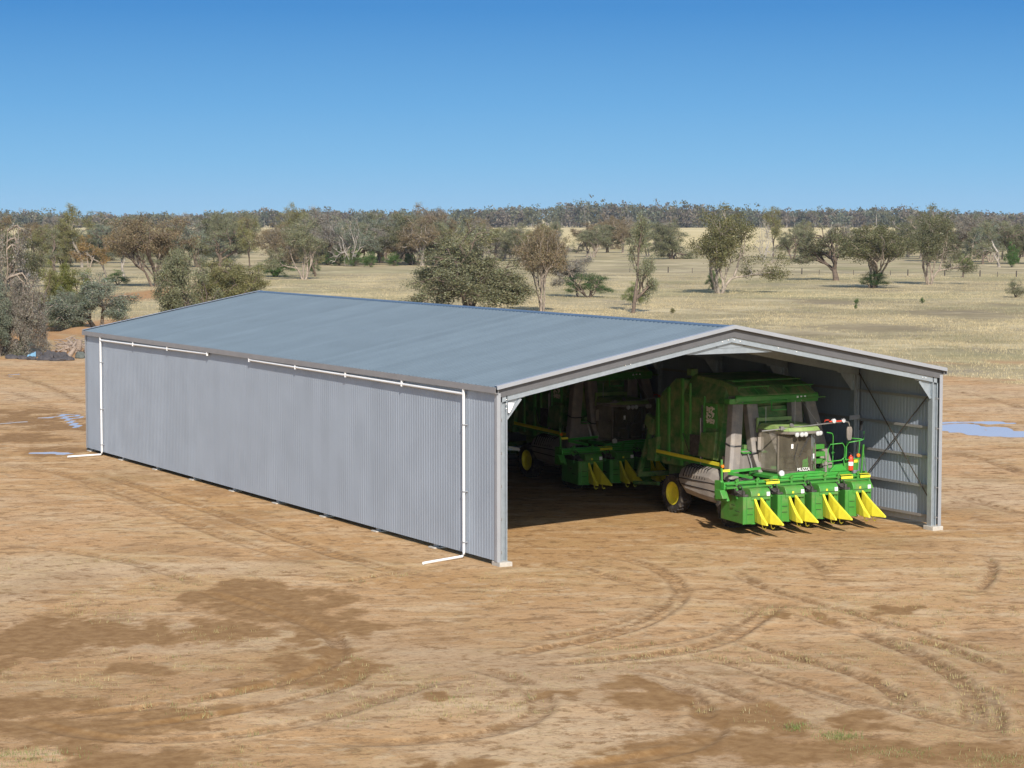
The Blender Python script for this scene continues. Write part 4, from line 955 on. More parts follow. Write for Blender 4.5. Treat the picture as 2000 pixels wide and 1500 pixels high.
m.bar((12.5, 5.295, 1.50), (13.2, 5.28, 1.50), .03, .03); m.bar((12.5, 5.295, 1.2), (13.2, 5.28, 1.2), .03, .03)
B(m, 'groove', M['groove'], tk)
m = MB(); m.tube([(12.75, 5.30, 1.72), (12.72, 5.15, 1.72)], .14, 12); B(m, 'filler_cap', M['black'], tk)
# --- wheels
def wheel(x, y, r, w, side, rim_r):
    m = MB(); d = (1 if side > 0 else -1)
    m.lathe((x, y, r), (d, 0, 0), [(rim_r, -w*.42), (r*.80, -w*.5), (r*.93, -w*.48), (r*.97, -w*.36), (r*.97, w*.36), (r*.93, w*.48), (r*.80, w*.5), (rim_r+.02, w*.42), (rim_r, w*.34)], 36)
    for k in range(22):
        t = 2*math.pi*k/22
        for sgn in (-1, 1):
            t2 = t+(.14 if sgn > 0 else 0)
            ca, sa = math.cos(t2), math.sin(t2); cb, sb = math.cos(t2+.13), math.sin(t2+.13)
            p = Vector((x+sgn*w*.02, y+ca*(r*.985), r+sa*(r*.985))); q = Vector((x+sgn*w*.47, y+cb*(r*.965), r+sb*(r*.965)))
            up = Vector((0, ca, sa)); m.bar(p, q, .06, .055, up=up)
    o = B(m, 'wheel', M['tyre'])
    m = MB(); m.lathe((x, y, r), (d, 0, 0), [(rim_r+.01, w*.43), (rim_r-.03, w*.43), (rim_r-.05, w*.30), (rim_r*.55, w*.12), (rim_r*.45, w*.12), (rim_r*.42, w*.24), (0, w*.26)], 28)
    for k in range(8):
        t = 2*math.pi*k/8; m.lathe((x+d*w*.12, y+math.cos(t)*rim_r*.5, r+math.sin(t)*rim_r*.5), (d, 0, 0), [(.02, 0), (.02, .04), (0, .04)], 6)
    B(m, 'rim', M['yellow'], o)
wheel(12.93, 8.95, .77, .52, -1, .45); wheel(16.75, 8.95, .77, .52, 1, .45)
for x, s_ in ((12.45, -1), (13.05, -1), (16.05, 1), (16.65, 1)): wheel(x, 4.25, .93, .48, s_, .53)
# --- handrails on the right of the cab
m = MB(); R_ = .022
m.tube([(15.85, 3.0, 2.05), (15.88, 3.0, 2.9), (15.98, 3.0, 3.08), (16.55, 3.0, 3.10), (16.66, 3.0, 2.95), (16.64, 3.0, 2.55), (16.5, 3.0, 2.45), (15.90, 3.0, 2.42)], R_, 7)
m.tube([(16.4, 3.4, 2.05), (16.4, 3.4, 3.35), (16.35, 3.4, 3.45), (16.1, 3.4, 3.5)], R_, 7); m.tube([(16.05, 3.0, 2.75), (16.4, 3.3, 2.72)], R_*.8, 6)
m.tube([(16.70, 3.0, 2.45), (16.74, 3.0, 2.95), (16.86, 3.0, 3.12), (17.42, 3.0, 3.16), (17.55, 3.0, 3.2), (17.57, 3.0, 3.5)], R_, 7)
m.tube([(16.62, 3.02, 2.5), (16.7, 3.02, 2.06)], R_, 7); m.tube([(16.70, 3.0, 2.45), (17.38, 3.0, 2.48)], R_, 7); m.tube([(17.36, 3.0, 3.14), (17.28, 3.0, 2.05)], R_, 7)
m.tube([(17.0, 3.35, 2.05), (17.02, 3.35, 3.05), (17.1, 3.3, 3.25), (17.5, 3.05, 3.2)], R_, 7)
B(m, 'handrail', M['rail'])

# second machine, farther in
DX, DY = 0.95, 13.55
pk2 = copy_tree(pk); pk2.location = (PO[0]+DX, PO[1]+DY, 0)
pk2['label'] = 'shaded cotton picker parked deeper in the dark shed behind the sunlit one'

# fire extinguisher and green rag
m = MB(); ex = (16.97, 3.03)
m.lathe((ex[0], ex[1], 2.03), (0, 0, 1), [(0, 0), (.095, 0), (.10, .02), (.10, .46), (.08, .53), (.035, .56), (.03, .60)], 16)
fe = m.build('fire_extinguisher', M['red'], smooth=True); tag(fe, 'red fire extinguisher standing by the handrail of the sunlit cotton picker', 'fire extinguisher')
m = MB(); m.lathe((ex[0], ex[1], 2.63), (0, 0, 1), [(0, .06), (.035, .05), (.035, 0), (0, 0)], 8); m.bar((ex[0], ex[1], 2.70), (ex[0]-.12, ex[1], 2.74), .03, .02); m.tube([(ex[0]+.03, ex[1], 2.66), (ex[0]+.12, ex[1]-.02, 2.6), (ex[0]+.115, ex[1]-.03, 2.3)], .013, 6)
m.build('valve', M['black'], fe)
m = MB(); m.lathe((ex[0], ex[1], 2.22), (0, 0, 1), [(.1015, 0), (.102, .005), (.102, .14), (.1015, .145)], 16); m.build('band', M['white'], fe)
m = MB(); rnd = random.Random(9); g = []
for i in range(6):
    for j in range(6):
        g.append((14.84+.055*i+rnd.uniform(-.015, .015), 3.20+.05*rnd.random()+.02*math.sin(i*1.9+j), 2.165+.062*j+.02*math.sin(i*1.3)+.02*rnd.random()+(.03*i if j == 5 else 0)))
m.add(g, [(6*i+j, 6*i+6+j, 6*i+7+j, 6*i+j+1) for i in range(5) for j in range(5)])
rag = m.build('green_cloth', M['cloth'], smooth=True); sm_ = rag.modifiers.new('thickness', 'SOLIDIFY'); sm_.thickness = .012
tag(rag, 'crumpled bright green cloth behind the windscreen of the sunlit cotton picker', 'cloth')
for o_ in [o for o in list(bpy.data.objects) if o.name.startswith('name_lettering.')]:
    bpy.data.objects.remove(o_)
# ------------------------------------------------------------------ trees
def leaf_mat(name):
    m = bpy.data.materials.new(name); m.use_nodes = True; nt = m.node_tree; nt.nodes.clear()
    o = nt.nodes.new('ShaderNodeOutputMaterial'); oi = nt.nodes.new('ShaderNodeObjectInfo')
    at_ = nt.nodes.new('ShaderNodeAttribute'); at_.attribute_name = 'leafvar'
    mx = nt.nodes.new('ShaderNodeMix'); mx.data_type = 'RGBA'; mx.blend_type = 'MULTIPLY'; mx.inputs[0].default_value = 1
    nt.links.new(oi.outputs['Color'], mx.inputs[6]); nt.links.new(at_.outputs['Color'], mx.inputs[7])
    d = nt.nodes.new('ShaderNodeBsdfDiffuse'); t = nt.nodes.new('ShaderNodeBsdfTranslucent'); g = nt.nodes.new('ShaderNodeBsdfGlossy'); g.inputs['Roughness'].default_value = .45; g.inputs[0].default_value = (.8, .85, .9, 1)
    nt.links.new(mx.outputs[2], d.inputs[0]); nt.links.new(mx.outputs[2], t.inputs[0])
    a = nt.nodes.new('ShaderNodeMixShader'); a.inputs[0].default_value = .35; nt.links.new(d.outputs[0], a.inputs[1]); nt.links.new(t.outputs[0], a.inputs[2])
    b = nt.nodes.new('ShaderNodeMixShader'); b.inputs[0].default_value = .02; nt.links.new(a.outputs[0], b.inputs[1]); nt.links.new(g.outputs[0], b.inputs[2])
    nt.links.new(b.outputs[0], o.inputs[0]); return m
def objcol_mat(name, rough=.9):
    m = bpy.data.materials.new(name); m.use_nodes = True; nt = m.node_tree; p = nt.nodes['Principled BSDF']; p.inputs['Roughness'].default_value = rough
    oi = nt.nodes.new('ShaderNodeObjectInfo'); tcx = nt.nodes.new('ShaderNodeTexCoord'); n = nt.nodes.new('ShaderNodeTexNoise'); n.inputs['Scale'].default_value = 2.5; n.inputs['Detail'].default_value = 6
    nt.links.new(tcx.outputs['Object'], n.inputs['Vector'])
    r = nt.nodes.new('ShaderNodeMapRange'); r.inputs[1].default_value = .3; r.inputs[2].default_value = .7; r.inputs[3].default_value = .55; r.inputs[4].default_value = 1.3; nt.links.new(n.outputs['Fac'], r.inputs[0])
    mx = nt.nodes.new('ShaderNodeMix'); mx.data_type = 'RGBA'; mx.blend_type = 'MULTIPLY'; mx.inputs[0].default_value = 1
    nt.links.new(oi.outputs['Color'], mx.inputs[6]); nt.links.new(r.outputs[0], mx.inputs[7]); nt.links.new(mx.outputs[2], p.inputs['Base Color']); return m
M['leaf'] = leaf_mat('eucalypt leaves'); M['bark'] = objcol_mat('bark')

def leaves_mesh(name, centers, n_per, sig, ls, lw, rnd, droop=0.3, col2=None):
    """many small leaf quads scattered round the twig ends"""
    C = np.repeat(np.asarray(centers), n_per, 0); n = len(C)
    off = rnd.normal(0, 1, (n, 3))*sig*np.array([1, 1, .72]); P = C+off
    d = rnd.normal(0, 1, (n, 3)); d[:, 2] -= droop; d /= np.linalg.norm(d, axis=1)[:, None]
    e = rnd.normal(0, 1, (n, 3)); w = np.cross(d, e); w /= np.linalg.norm(w, axis=1)[:, None]+1e-9
    s = (.65+.7*rnd.random(n))[:, None]
    a = d*ls*s*.5; b = w*lw*s*.5
    co = np.stack([P-a, P+b*1.0, P+a, P-b*1.0], 1).reshape(-1, 3)
    me = np_mesh(name, co, np.arange(4*n).reshape(n, 4), 4)
    base = rnd.normal(1, .17, len(centers)); base = np.repeat(base, n_per)
    v = np.clip(base*(rnd.normal(1, .16, n)), .5, 1.4)
    c = np.stack([v*rnd.normal(1, .07, n), v, v*rnd.normal(1, .10, n)], -1)
    if col2 is not None:
        k = np.repeat(rnd.random(len(centers)) < col2[1], n_per); c[k] *= np.array(col2[0])
    c = np.repeat(c, 4, 0)
    at_ = me.color_attributes.new('leafvar', 'FLOAT_COLOR', 'POINT'); dd = np.ones((4*n, 4), np.float32); dd[:, :3] = np.clip(c, 0.05, 3); at_.data.foreach_set('color', dd.ravel())
    me.materials.append(M['leaf']); return me

class TreeGen:
    def __init__(s, seed): s.r = np.random.default_rng(seed); s.mb = MB(); s.terms = []
    def rot(s, d, ang):
        r = s.r; d = Vector(d); ax = Vector(r.normal(0, 1, 3)); ax = (ax-ax.project(d)).normalized()
        return (Matrix.Rotation(ang, 3, ax) @ d).normalized()
    def branch(s, p, d, Ln, rad, lev, P):
        r = s.r; n = 4 if lev < 3 else 3; pts = [Vector(p)]; d = Vector(d).normalized(); rs = [rad]
        for i in range(n):
            d = (d+Vector(r.normal(0, P['wob'], 3))+Vector((0, 0, P['up'] if lev else P['up']*.5))).normalized()
            if lev >= P['lev']-1: d = (d+Vector((0, 0, -P['droop']))).normalized()
            pts.append(pts[-1]+d*(Ln/n)); rs.append(rad*(1-.45*(i+1)/n))
        s.mb.tube(pts, rs, 6 if lev < 2 else 4, caps=False)
        if lev >= P['lev']:
            s.terms += [tuple(pts[-1]), tuple(pts[-2]*.5+pts[-1]*.5)]; return
        if lev == P['lev']-1 and P.get('mid', True): s.terms.append(tuple(pts[-2]))
        nc = int(r.integers(P['nc'][0], P['nc'][1]+1))
        for k in range(nc):
            t = P['t0']+(1-P['t0'])*r.random() if k else 1.0
            i = min(int(t*n), n-1); f = t*n-i; q = pts[i].lerp(pts[i+1], f)
            dd = s.rot(d, math.radians(r.uniform(*P['ang'])))
            if dd.z < P['minz']: dd.z = P['minz']+.1*r.random(); dd.normalize()
            s.branch(q, dd, Ln*r.uniform(*P['lr']), rad*(.62 if k else .7), lev+1, P)
STY = {
 'spread': dict(stems=(1, 2), tl=.20, lean=18, ang=(28, 62), lr=(.72, .98), nc=(3, 3), lev=4, wob=.16, up=.03, droop=.08, t0=.45, minz=-.05, npl=63, sig=.40),
 'vase':   dict(stems=(3, 5), tl=.24, lean=20, ang=(16, 46), lr=(.70, .95), nc=(2, 3), lev=4, wob=.14, up=.08, droop=.12, t0=.4, minz=-.1, npl=63, sig=.42),
 'slim':   dict(stems=(1, 1), tl=.36, lean=8, ang=(20, 60), lr=(.55, .85), nc=(2, 3), lev=4, wob=.17, up=.07, droop=.10, t0=.3, minz=-.2, npl=66, sig=.38),
 'dense':  dict(stems=(2, 4), tl=.18, lean=26, ang=(24, 60), lr=(.72, .95), nc=(3, 3), lev=4, wob=.14, up=.0, droop=.12, t0=.3, minz=-.2, npl=75, sig=.42),
 'shrub':  dict(stems=(5, 7), tl=.22, lean=34, ang=(20, 55), lr=(.65, .9), nc=(2, 3), lev=3, wob=.16, up=.03, droop=.1, t0=.2, minz=-.1, npl=87, sig=.55),
 'weep':   dict(stems=(2, 3), tl=.30, lean=16, ang=(24, 62), lr=(.62, .9), nc=(3, 3), lev=4, wob=.18, up=.04, droop=.35, t0=.25, minz=-.6, npl=66, sig=.38),
 'bare':   dict(stems=(2, 3), tl=.34, lean=22, ang=(20, 55), lr=(.62, .9), nc=(2, 3), lev=4, wob=.2, up=.05, droop=.04, t0=.3, minz=-.1, npl=1, sig=.4),
}
PROTO = {}
def proto(style, var):
    key = (style, var)
    if key in PROTO: return PROTO[key]
    P = STY[style]; seed = sum(map(ord, style))*31+var*977; g = TreeGen(seed); r = g.r
    ns = int(r.integers(P['stems'][0], P['stems'][1]+1)); a0 = r.random()*6.28
    for k in range(ns):
        a = a0+k*2*math.pi/ns+r.normal(0, .3); ln = math.radians(P['lean']*(r.uniform(.5, 1.2) if ns > 1 else r.uniform(0, 1)))
        d = Vector((math.cos(a)*math.sin(ln), math.sin(a)*math.sin(ln), math.cos(ln)))
        p = Vector((math.cos(a), math.sin(a), 0))*(.22 if ns > 1 else 0); p.z = -.15
        g.branch(p, d, 10*P['tl']*r.uniform(.85, 1.15), .26/math.sqrt(ns)+.05, 0, P)
    T = np.array(g.terms); V_ = np.array(g.mb.v)
    # normalise to 10 m tall, crown radius 5 m
    h = np.percentile(T[:, 2], 95)+.3; cx, cy = np.median(T[:, :2], 0)*0
    rad = np.percentile(np.hypot(T[:, 0], T[:, 1]), 84)+.2
    sc = np.array([5/rad, 5/rad, 10/h]); T = T*sc; V_ = V_*sc
    g.mb.v = [tuple(p) for p in V_]
    root = empty('tree'); tr = g.mb.build('trunk', M['bark'], root)
    npl = P['npl']
    lm = leaves_mesh('crown', T, npl, P['sig'], .215, .10, r, .3)
    cr_ = bpy.data.objects.new('crown', lm); COL.objects.link(cr_); cr_.parent = root; CH.setdefault(root.as_pointer(), []).append(cr_)
    PROTO[key] = root; return root
NAMES = {'shrub': 'shrub'}
used_first = set()
def plant(px, by, ty, hw, style, var, leafc, barkc, label, group=None, name=None, cat='tree', rot=None, z=0.0):
    c = G(px, by); uc, vc = uv_of(c); depth = (np.dot(c-CAM, FW))
    H_ = (by-ty)*depth/FPX; Rr = 1.12*hw*depth/FPX
    src = proto(style, var)
    if (style, var) in used_first: o = copy_tree(src)
    else: o = src; used_first.add((style, var))
    o.name = name or ('shrub' if style == 'shrub' else ('bare_tree' if style == 'bare' else 'eucalypt_tree'))
    o.location = (c[0], c[1], z)
    o.rotation_euler = (0, 0, (px*12.9898 % 6.28) if rot is None else rot); s_ = Rr/5.0; o.scale = (s_, s_, H_/10.0)
    tag(o, label, cat, group)
    for ch in o.children:
        if ch.name.startswith('crown'): ch.color = (*leafc, 1)
        else: ch.color = (*barkc, 1)
    PLANTED.append(o); return o
PLANTED = []
OLIVE = (.215, .200, .082); GG = (.215, .215, .120); BLUE = (.205, .225, .160); BROWN = (.225, .175, .100); LILAC = (.255, .230, .185); GREEN = (.085, .160, .035); YG = (.170, .175, .045); DARK = (.150, .150, .078)
WB_ = (.26, .225, .185); DB = (.13, .095, .07); MBk = (.26, .21, .165)
# --- single trees one can point to
plant(22, 694, 468, 62, 'weep', 0, LILAC, MBk, 'tall grey drooping eucalypt at the left edge beside the dark debris line')
plant(-2, 698, 560, 46, 'dense', 0, BLUE, MBk, 'blue-grey bushy tree cut by the left edge of the picture behind the debris')
plant(74, 643, 528, 28, 'slim', 0, OLIVE, DB, 'slender dark tree with two thin trunks just right of the tall grey eucalypt')
plant(46, 696, 556, 36, 'dense', 1, LILAC, DB, 'grey bushy tree leaning out below the tall grey eucalypt at the left edge')
plant(128, 640, 526, 38, 'dense', 1, YG, DB, 'yellow-green bushy tree behind the far left corner of the shed')
plant(192, 645, 550, 80, 'dense', 2, BLUE, MBk, 'low wide blue-grey tree spreading beside the far left corner of the shed')
plant(132, 645, 572, 24, 'weep', 2, BLUE, DB, 'small blue-grey tree crowding under the low wide tree left of the shed')
plant(374, 640, 497, 58, 'dense', 0, GG, DB, 'dense grey-green round tree rising behind the left roof slope')
plant(452, 625, 520, 66, 'dense', 1, OLIVE, DB, 'olive bushy tree just behind the back end of the roof ridge')
plant(303, 560, 428, 66, 'vase', 0, BROWN, DB, 'big brownish many-stemmed tree left of the dense round tree')
plant(206, 548, 462, 44, 'slim', 1, (.28, .18, .065), (.20, .165, .13), 'pale-limbed tree with rusty orange leaves in the left tree belt')
plant(245, 545, 440, 32, 'slim', 2, BROWN, WB_, 'pale-trunked tree beside the rusty orange tree')
plant(160, 522, 404, 38, 'slim', 3, OLIVE, WB_, 'tallest dark crown in the left tree belt with a pale straight trunk')
plant(107, 533, 450, 34, 'slim', 0, GG, DB, 'thin open-crowned tree in the pale field near the left edge')
plant(4, 545, 398, 40, 'spread', 2, BROWN, DB, 'tall brownish tree crown cut by the left edge above the grey eucalypt')
plant(22, 560, 456, 46, 'dense', 2, DARK, DB, 'dark green tree behind the grey eucalypt at the left edge')
plant(430, 522, 448, 52, 'spread', 0, GG, DB, 'wide grey-green tree behind the dense round tree')
plant(487, 528, 430, 36, 'slim', 1, OLIVE, DB, 'tall olive tree standing above the back of the roof ridge')
plant(540, 541, 452, 38, 'vase', 1, BROWN, WB_, 'half-dead tree with pale bare limbs over green undergrowth')
plant(538, 541, 502, 30, 'shrub', 0, GREEN, DB, 'green undergrowth at the foot of the half-dead tree', cat='shrub')
plant(594, 546, 436, 42, 'vase', 2, GG, MBk, 'grey slender-stemmed tree on the near edge of the belt behind the roof')
plant(615, 540, 480, 24, 'slim', 2, OLIVE, DB, 'small olive tree leaning beside the grey slender-stemmed tree')
plant(684, 520, 422, 34, 'bare', 0, OLIVE, (.27, .24, .21), 'bare pale dead tree standing in the belt behind the roof')
plant(915, 612, 476, 98, 'dense', 3, (.205, .200, .110), DB, 'broad grey-olive tree with low spreading limbs right behind the roof ridge', rot=1.0)
plant(1058, 610, 450, 50, 'vase', 0, BROWN, MBk, 'brownish fan-shaped tree with several stems right of the broad tree behind the roof')
plant(1128, 580, 488, 46, 'spread', 2, LILAC, MBk, 'grey leaning tree with a slanting trunk behind the brownish fan-shaped tree')
plant(1150, 581, 536, 36, 'shrub', 1, (.060, .115, .030), DB, 'rich green low tree on the grass behind the roof', name='shrub', cat='shrub')
plant(1236, 611, 428, 46, 'slim', 3, GG, DB, 'tall ragged grey tree with a crooked trunk above the middle of the roof')
plant(1238, 596, 556, 18, 'shrub', 2, (.15, .19, .05), DB, 'light green clump round the trunk of the tall ragged tree', cat='shrub')
plant(1406, 573, 424, 74, 'vase', 2, (.165, .155, .064), (.30, .25, .20), 'big many-stemmed tree with grey trunks standing alone above the roof apex')
plant(1392, 566, 532, 12, 'shrub', 0, GREEN, DB, 'small green bush at the foot of the big many-stemmed tree', cat='shrub')
plant(1312, 506, 440, 40, 'dense', 0, GG, DB, 'dense grey-green clump of tree left of the big many-stemmed tree')
plant(1492, 512, 432, 26, 'bare', 1, OLIVE, (.34, .305, .27), 'white-limbed tree right of the big many-stemmed tree')
plant(1510, 503, 408, 34, 'slim', 1, OLIVE, DB, 'dark leafy tree behind the white-limbed tree')
plant(1548, 506, 450, 26, 'weep', 1, GG, DB, 'grey drooping tree beside the white-limbed tree')
plant(1633, 548, 452, 64, 'spread', 0, (.140, .138, .070), DB, 'dark single-trunked tree leftmost of three on the right-hand pasture')
plant(1708, 562, 446, 76, 'vase', 0, (.148, .145, .068), MBk, 'wide tree with slanting pale limbs over a green bush on the right-hand pasture')
plant(1703, 563, 532, 26, 'shrub', 1, (.055, .100, .028), DB, 'dark green bush at the foot of the wide tree on the right-hand pasture', cat='shrub')
plant(1815, 556, 422, 52, 'vase', 2, (.150, .148, .075), MBk, 'tall tree with long bare twigs, rightmost of three on the right-hand pasture')
plant(1880, 542, 498, 17, 'spread', 1, (.16, .20, .05), DB, 'small light green mop-headed tree on the right-hand pasture')
plant(1952, 522, 436, 34, 'slim', 0, GG, (.34, .30, .26), 'white-trunked tree near the right edge')
plant(1976, 522, 480, 15, 'dense', 2, GREEN, DB, 'small bright green tree near the right edge')
plant(1984, 581, 548, 18, 'shrub', 2, GG, DB, 'grey bush low in the grass at the right edge', cat='shrub')
for px, by, ty, hw, lab in ((1674, 594, 584, 4, 'tiny green weed clump in the pale grass above the right roof slope'), (1801, 593, 582, 4, 'tiny green weed in the pale grass right of centre of the pasture'),
                       (1313, 612, 602, 5, 'small dark tussock in the grass above the roof apex'), (1672, 604, 594, 3, 'small grey weed stem below the tiny green weed clump')):
    plant(px, by, ty, hw, 'shrub', 0, GREEN if 'green' in lab else OLIVE, DB, lab, cat='shrub')
# --- the belts of similar trees
R_b = random.Random(77)
def belt(x0, x1, n, by0, by1, h0, h1, w0, w1, label, group, cols=(GG, OLIVE, BROWN, DARK, LILAC, BLUE)):
    for i in range(n):
        px = x0+(x1-x0)*(i+.5+R_b.uniform(-.45, .45))/n; by = R_b.uniform(by0, by1); h = R_b.uniform(h0, h1); w = R_b.uniform(w0, w1)
        st, va = R_b.choice([('spread', 0), ('spread', 1), ('spread', 2), ('dense', 0), ('dense', 1), ('dense', 2), ('slim', 0), ('slim', 1), ('slim', 3), ('vase', 0), ('vase', 1), ('weep', 1), ('weep', 2), ('vase', 2)])
        plant(px, by, by-h, w, st, va, R_b.choice(cols), R_b.choice((DB, DB, DB, MBk, MBk, (.25, .215, .18))), label, group)
belt(545, 890, 32, 505, 521, 62, 95, 30, 50, 'eucalypt in the crowded tree belt behind the roof ridge', 'trees in the belt behind the roof ridge')
belt(870, 1030, 12, 500, 520, 55, 78, 24, 38, 'eucalypt in the clump behind the broad grey-olive tree', 'trees behind the broad grey-olive tree')
belt(60, 490, 30, 490, 524, 50, 84, 28, 46, 'eucalypt standing far back in the left tree belt', 'trees far back in the left belt')
belt(1060, 1300, 13, 486, 504, 48, 66, 20, 34, 'eucalypt far back behind the tall ragged tree', 'trees far back behind the ragged tree')
belt(1770, 2020, 17, 498, 516, 60, 88, 24, 40, 'eucalypt in the clump near the right edge of the pasture', 'trees in the clump near the right edge')
belt(1540, 1800, 8, 488, 500, 46, 62, 20, 30, 'eucalypt far back behind the three pasture trees', 'trees far back behind the three pasture trees')
for px, by, h, w in ((663, 519, 26, 14), (692, 520, 30, 17), (725, 522, 27, 14), (640, 518, 22, 12), (770, 519, 24, 14), (802, 518, 22, 12), (613, 536, 30, 13), (330, 540, 24, 16), (230, 556, 26, 20)):
    plant(px, by, by-h, w, 'shrub', R_b.randrange(3), R_b.choice(((.095, .165, .04), (.075, .130, .04), (.11, .15, .05))), DB, 'green shrub growing under the tree belt behind the roof', 'green shrubs under the tree belt', cat='shrub')
for k in list(PROTO):
    if k not in used_first:
        for ch in list(PROTO[k].children): bpy.data.objects.remove(ch)
        bpy.data.objects.remove(PROTO[k])

# ------------------------------------------------------------------ far forest: one wooded mass on the horizon
rf = np.random.default_rng(5)
cs = []; ct = []; trk = MB(); cc = []
def forest_row(n, v0, v1, u0, u1, h0, h1):
    for i in range(n):
        v = rf.uniform(v0, v1); u = rf.uniform(u0, u1)
        prof = 1.0+.22*math.sin(u/170.+1.)+.14*math.sin(u/61.)
        h = .82*rf.uniform(h0, h1)*prof*(1.25 if rf.random() < .10 else 1.0); x, y = xy_of(u, v); w = h*rf.uniform(.26, .42)
        tone = rf.normal(1, .16); hue = rf.random()
        nb = rf.integers(6, 10)
        bc = np.clip(rf.normal(0, 1, (nb, 3)), -1.7, 1.7)*np.array([w*.6, w*.6, h*.15])+np.array([x, y, h*.70])
        bc = np.vstack([bc, rf.normal(0, 1, (6, 3))*np.array([w*.75, w*.75, h*.13])+np.array([x, y, h*.30])])
        cs.append(bc); cc.append((tone, hue, len(bc)))
        if rf.random() < .8: trk.tube([(x, y, 0), (x+rf.normal(0, .8), y, h*.4), (x+rf.normal(0, 2.2), y, h*.85)], [.38, .30, .1], 4, caps=False)
        if rf.random() < .35: trk.tube([(x, y, h*.3), (x+rf.normal(0, 3.), y, h*.9)], [.25, .06], 4, caps=False)
forest_row(300, 2520, 2600, -640, 640, 16, 23)
forest_row(300, 2600, 2760, -660, 660, 18, 25)
forest_row(300, 2760, 3000, -720, 720, 21, 28)
forest_row(80, 2540, 2700, 60, 420, 22, 28)
forest_row(120, 3300, 3500, -840, 840, 21, 28)
C_ = np.vstack(cs); npf = 13; n = len(C_)*npf
Pp = np.repeat(C_, npf, 0)+rf.normal(0, 1, (n, 3))*np.array([1.7, 1.7, 1.35])
d = rf.normal(0, 1, (n, 3)); d /= np.linalg.norm(d, axis=1)[:, None]; e_ = rf.normal(0, 1, (n, 3)); w_ = np.cross(d, e_); w_ /= np.linalg.norm(w_, axis=1)[:, None]
s_ = (.7+.8*rf.random(n))[:, None]; a_ = d*s_*1.15; b_ = w_*s_*.7
Pp[:, 2] = np.maximum(Pp[:, 2], .6)
fco = np.stack([Pp-a_, Pp+b_, Pp+a_, Pp-b_], 1).reshape(-1, 3)
fme = np_mesh('forest', fco, np.arange(4*n).reshape(n, 4), 4)
tone = np.concatenate([np.full(k*npf, t) for t, h, k in cc]); hue = np.concatenate([np.full(k*npf, h) for t, h, k in cc])
cl = np.where(hue[:, None] < .4, np.array([[.135, .130, .066]]), np.where(hue[:, None] < .72, np.array([[.160, .132, .092]]), np.array([[.115, .125, .078]])))
cl = cl*(tone*rf.normal(1, .2, n))[:, None]; cl = np.repeat(np.clip(cl, .02, .6), 4, 0)
a = fme.color_attributes.new('leafvar', 'FLOAT_COLOR', 'POINT'); dd = np.ones((4*n, 4), np.float32); dd[:, :3] = cl; a.data.foreach_set('color', dd.ravel()); fme.materials.append(M['leaf'])
forest = bpy.data.objects.new('forest', fme); COL.objects.link(forest); forest.color = (1, 1, 1, 1)
tag(forest, 'grey-green line of far forest along the whole horizon', 'forest', kind='stuff')
fb = trk.build('trunks', M['bark'], forest); fb.color = (.30, .265, .23, 1); fb['kind'] = 'stuff'

# ------------------------------------------------------------------ dry grass
def grass_obj(name, u, v, hmin, hmax, wd, label, cols, blades=4, spread=.12, seed=1):
    r = np.random.default_rng(seed); x, y = xy_of(u, v); n = len(u)*blades
    x = np.repeat(x, blades)+r.normal(0, spread, n); y = np.repeat(y, blades)+r.normal(0, spread, n)
    h = r.uniform(hmin, hmax, n)*np.repeat(r.uniform(.6, 1.25, len(u)), blades); a = r.random(n)*6.28; w = wd*r.uniform(.6, 1.3, n)
    lx = r.normal(0, .35, n)*h; ly = r.normal(0, .35, n)*h
    z0 = np.zeros(n)-.03
    p0 = np.stack([x-np.cos(a)*w, y-np.sin(a)*w, z0], -1); p1 = np.stack([x+np.cos(a)*w, y+np.sin(a)*w, z0], -1); p2 = np.stack([x+lx, y+ly, h], -1)
    me = np_mesh(name, np.stack([p0, p1, p2], 1).reshape(-1, 3), np.arange(3*n).reshape(n, 3), 3)
    pn = fbm(u*.11, v*.05, 63, 4)
    pick0 = np.searchsorted(np.cumsum([c[1] for c in cols])/sum(c[1] for c in cols), np.clip(.35*r.random(len(u))+(pn-.32)*1.8, 0, .999))
    pick = np.repeat(pick0, blades) if name == 'pasture_grass' else np.repeat(np.searchsorted(np.cumsum([c[1] for c in cols]), r.random(len(u))*sum(c[1] for c in cols)), blades)
    cl = np.array([c[0] for c in cols])[np.clip(pick, 0, len(cols)-1)]*r.normal(1, .09, n)[:, None]
    at_ = me.color_attributes.new('leafvar', 'FLOAT_COLOR', 'POINT'); dd = np.ones((3*n, 4), np.float32); dd[:, :3] = np.repeat(np.clip(cl, .01, 1), 3, 0); at_.data.foreach_set('color', dd.ravel())
    me.materials.append(M['leaf']); o = bpy.data.objects.new(name, me); COL.objects.link(o); o.color = (1, 1, 1, 1); tag(o, label, 'grass', kind='stuff'); return o
rg = np.random.default_rng(8)
def grid_sample(u, v, A):
    iu = np.clip(np.searchsorted(UL, u), 0, len(UL)-1); iv = np.clip(np.searchsorted(VL, v), 0, len(VL)-1); return A[iv, iu]
vv = 150*np.exp(rg.random(150000)*math.log(470/150)); uu = (rg.random(150000)*2-1)*(.245*vv+4)
dens = sstep(.36, .62, fbm(uu*.09, vv*.05, 61, 4))
k = (grid_sample(uu, vv, grass) > .5) & (rg.random(150000) < .25+.75*dens) & (grid_sample(uu, vv, dk) < .5)
STR = [((.58, .475, .275), 4), ((.50, .41, .24), 3), ((.41, .34, .20), 2), ((.31, .285, .165), .5)]
grass_obj('pasture_grass', uu[k], vv[k], .08, .22, .03, 'tall dry straw-coloured grass covering the pasture behind the shed', STR, 4, .30, 3)
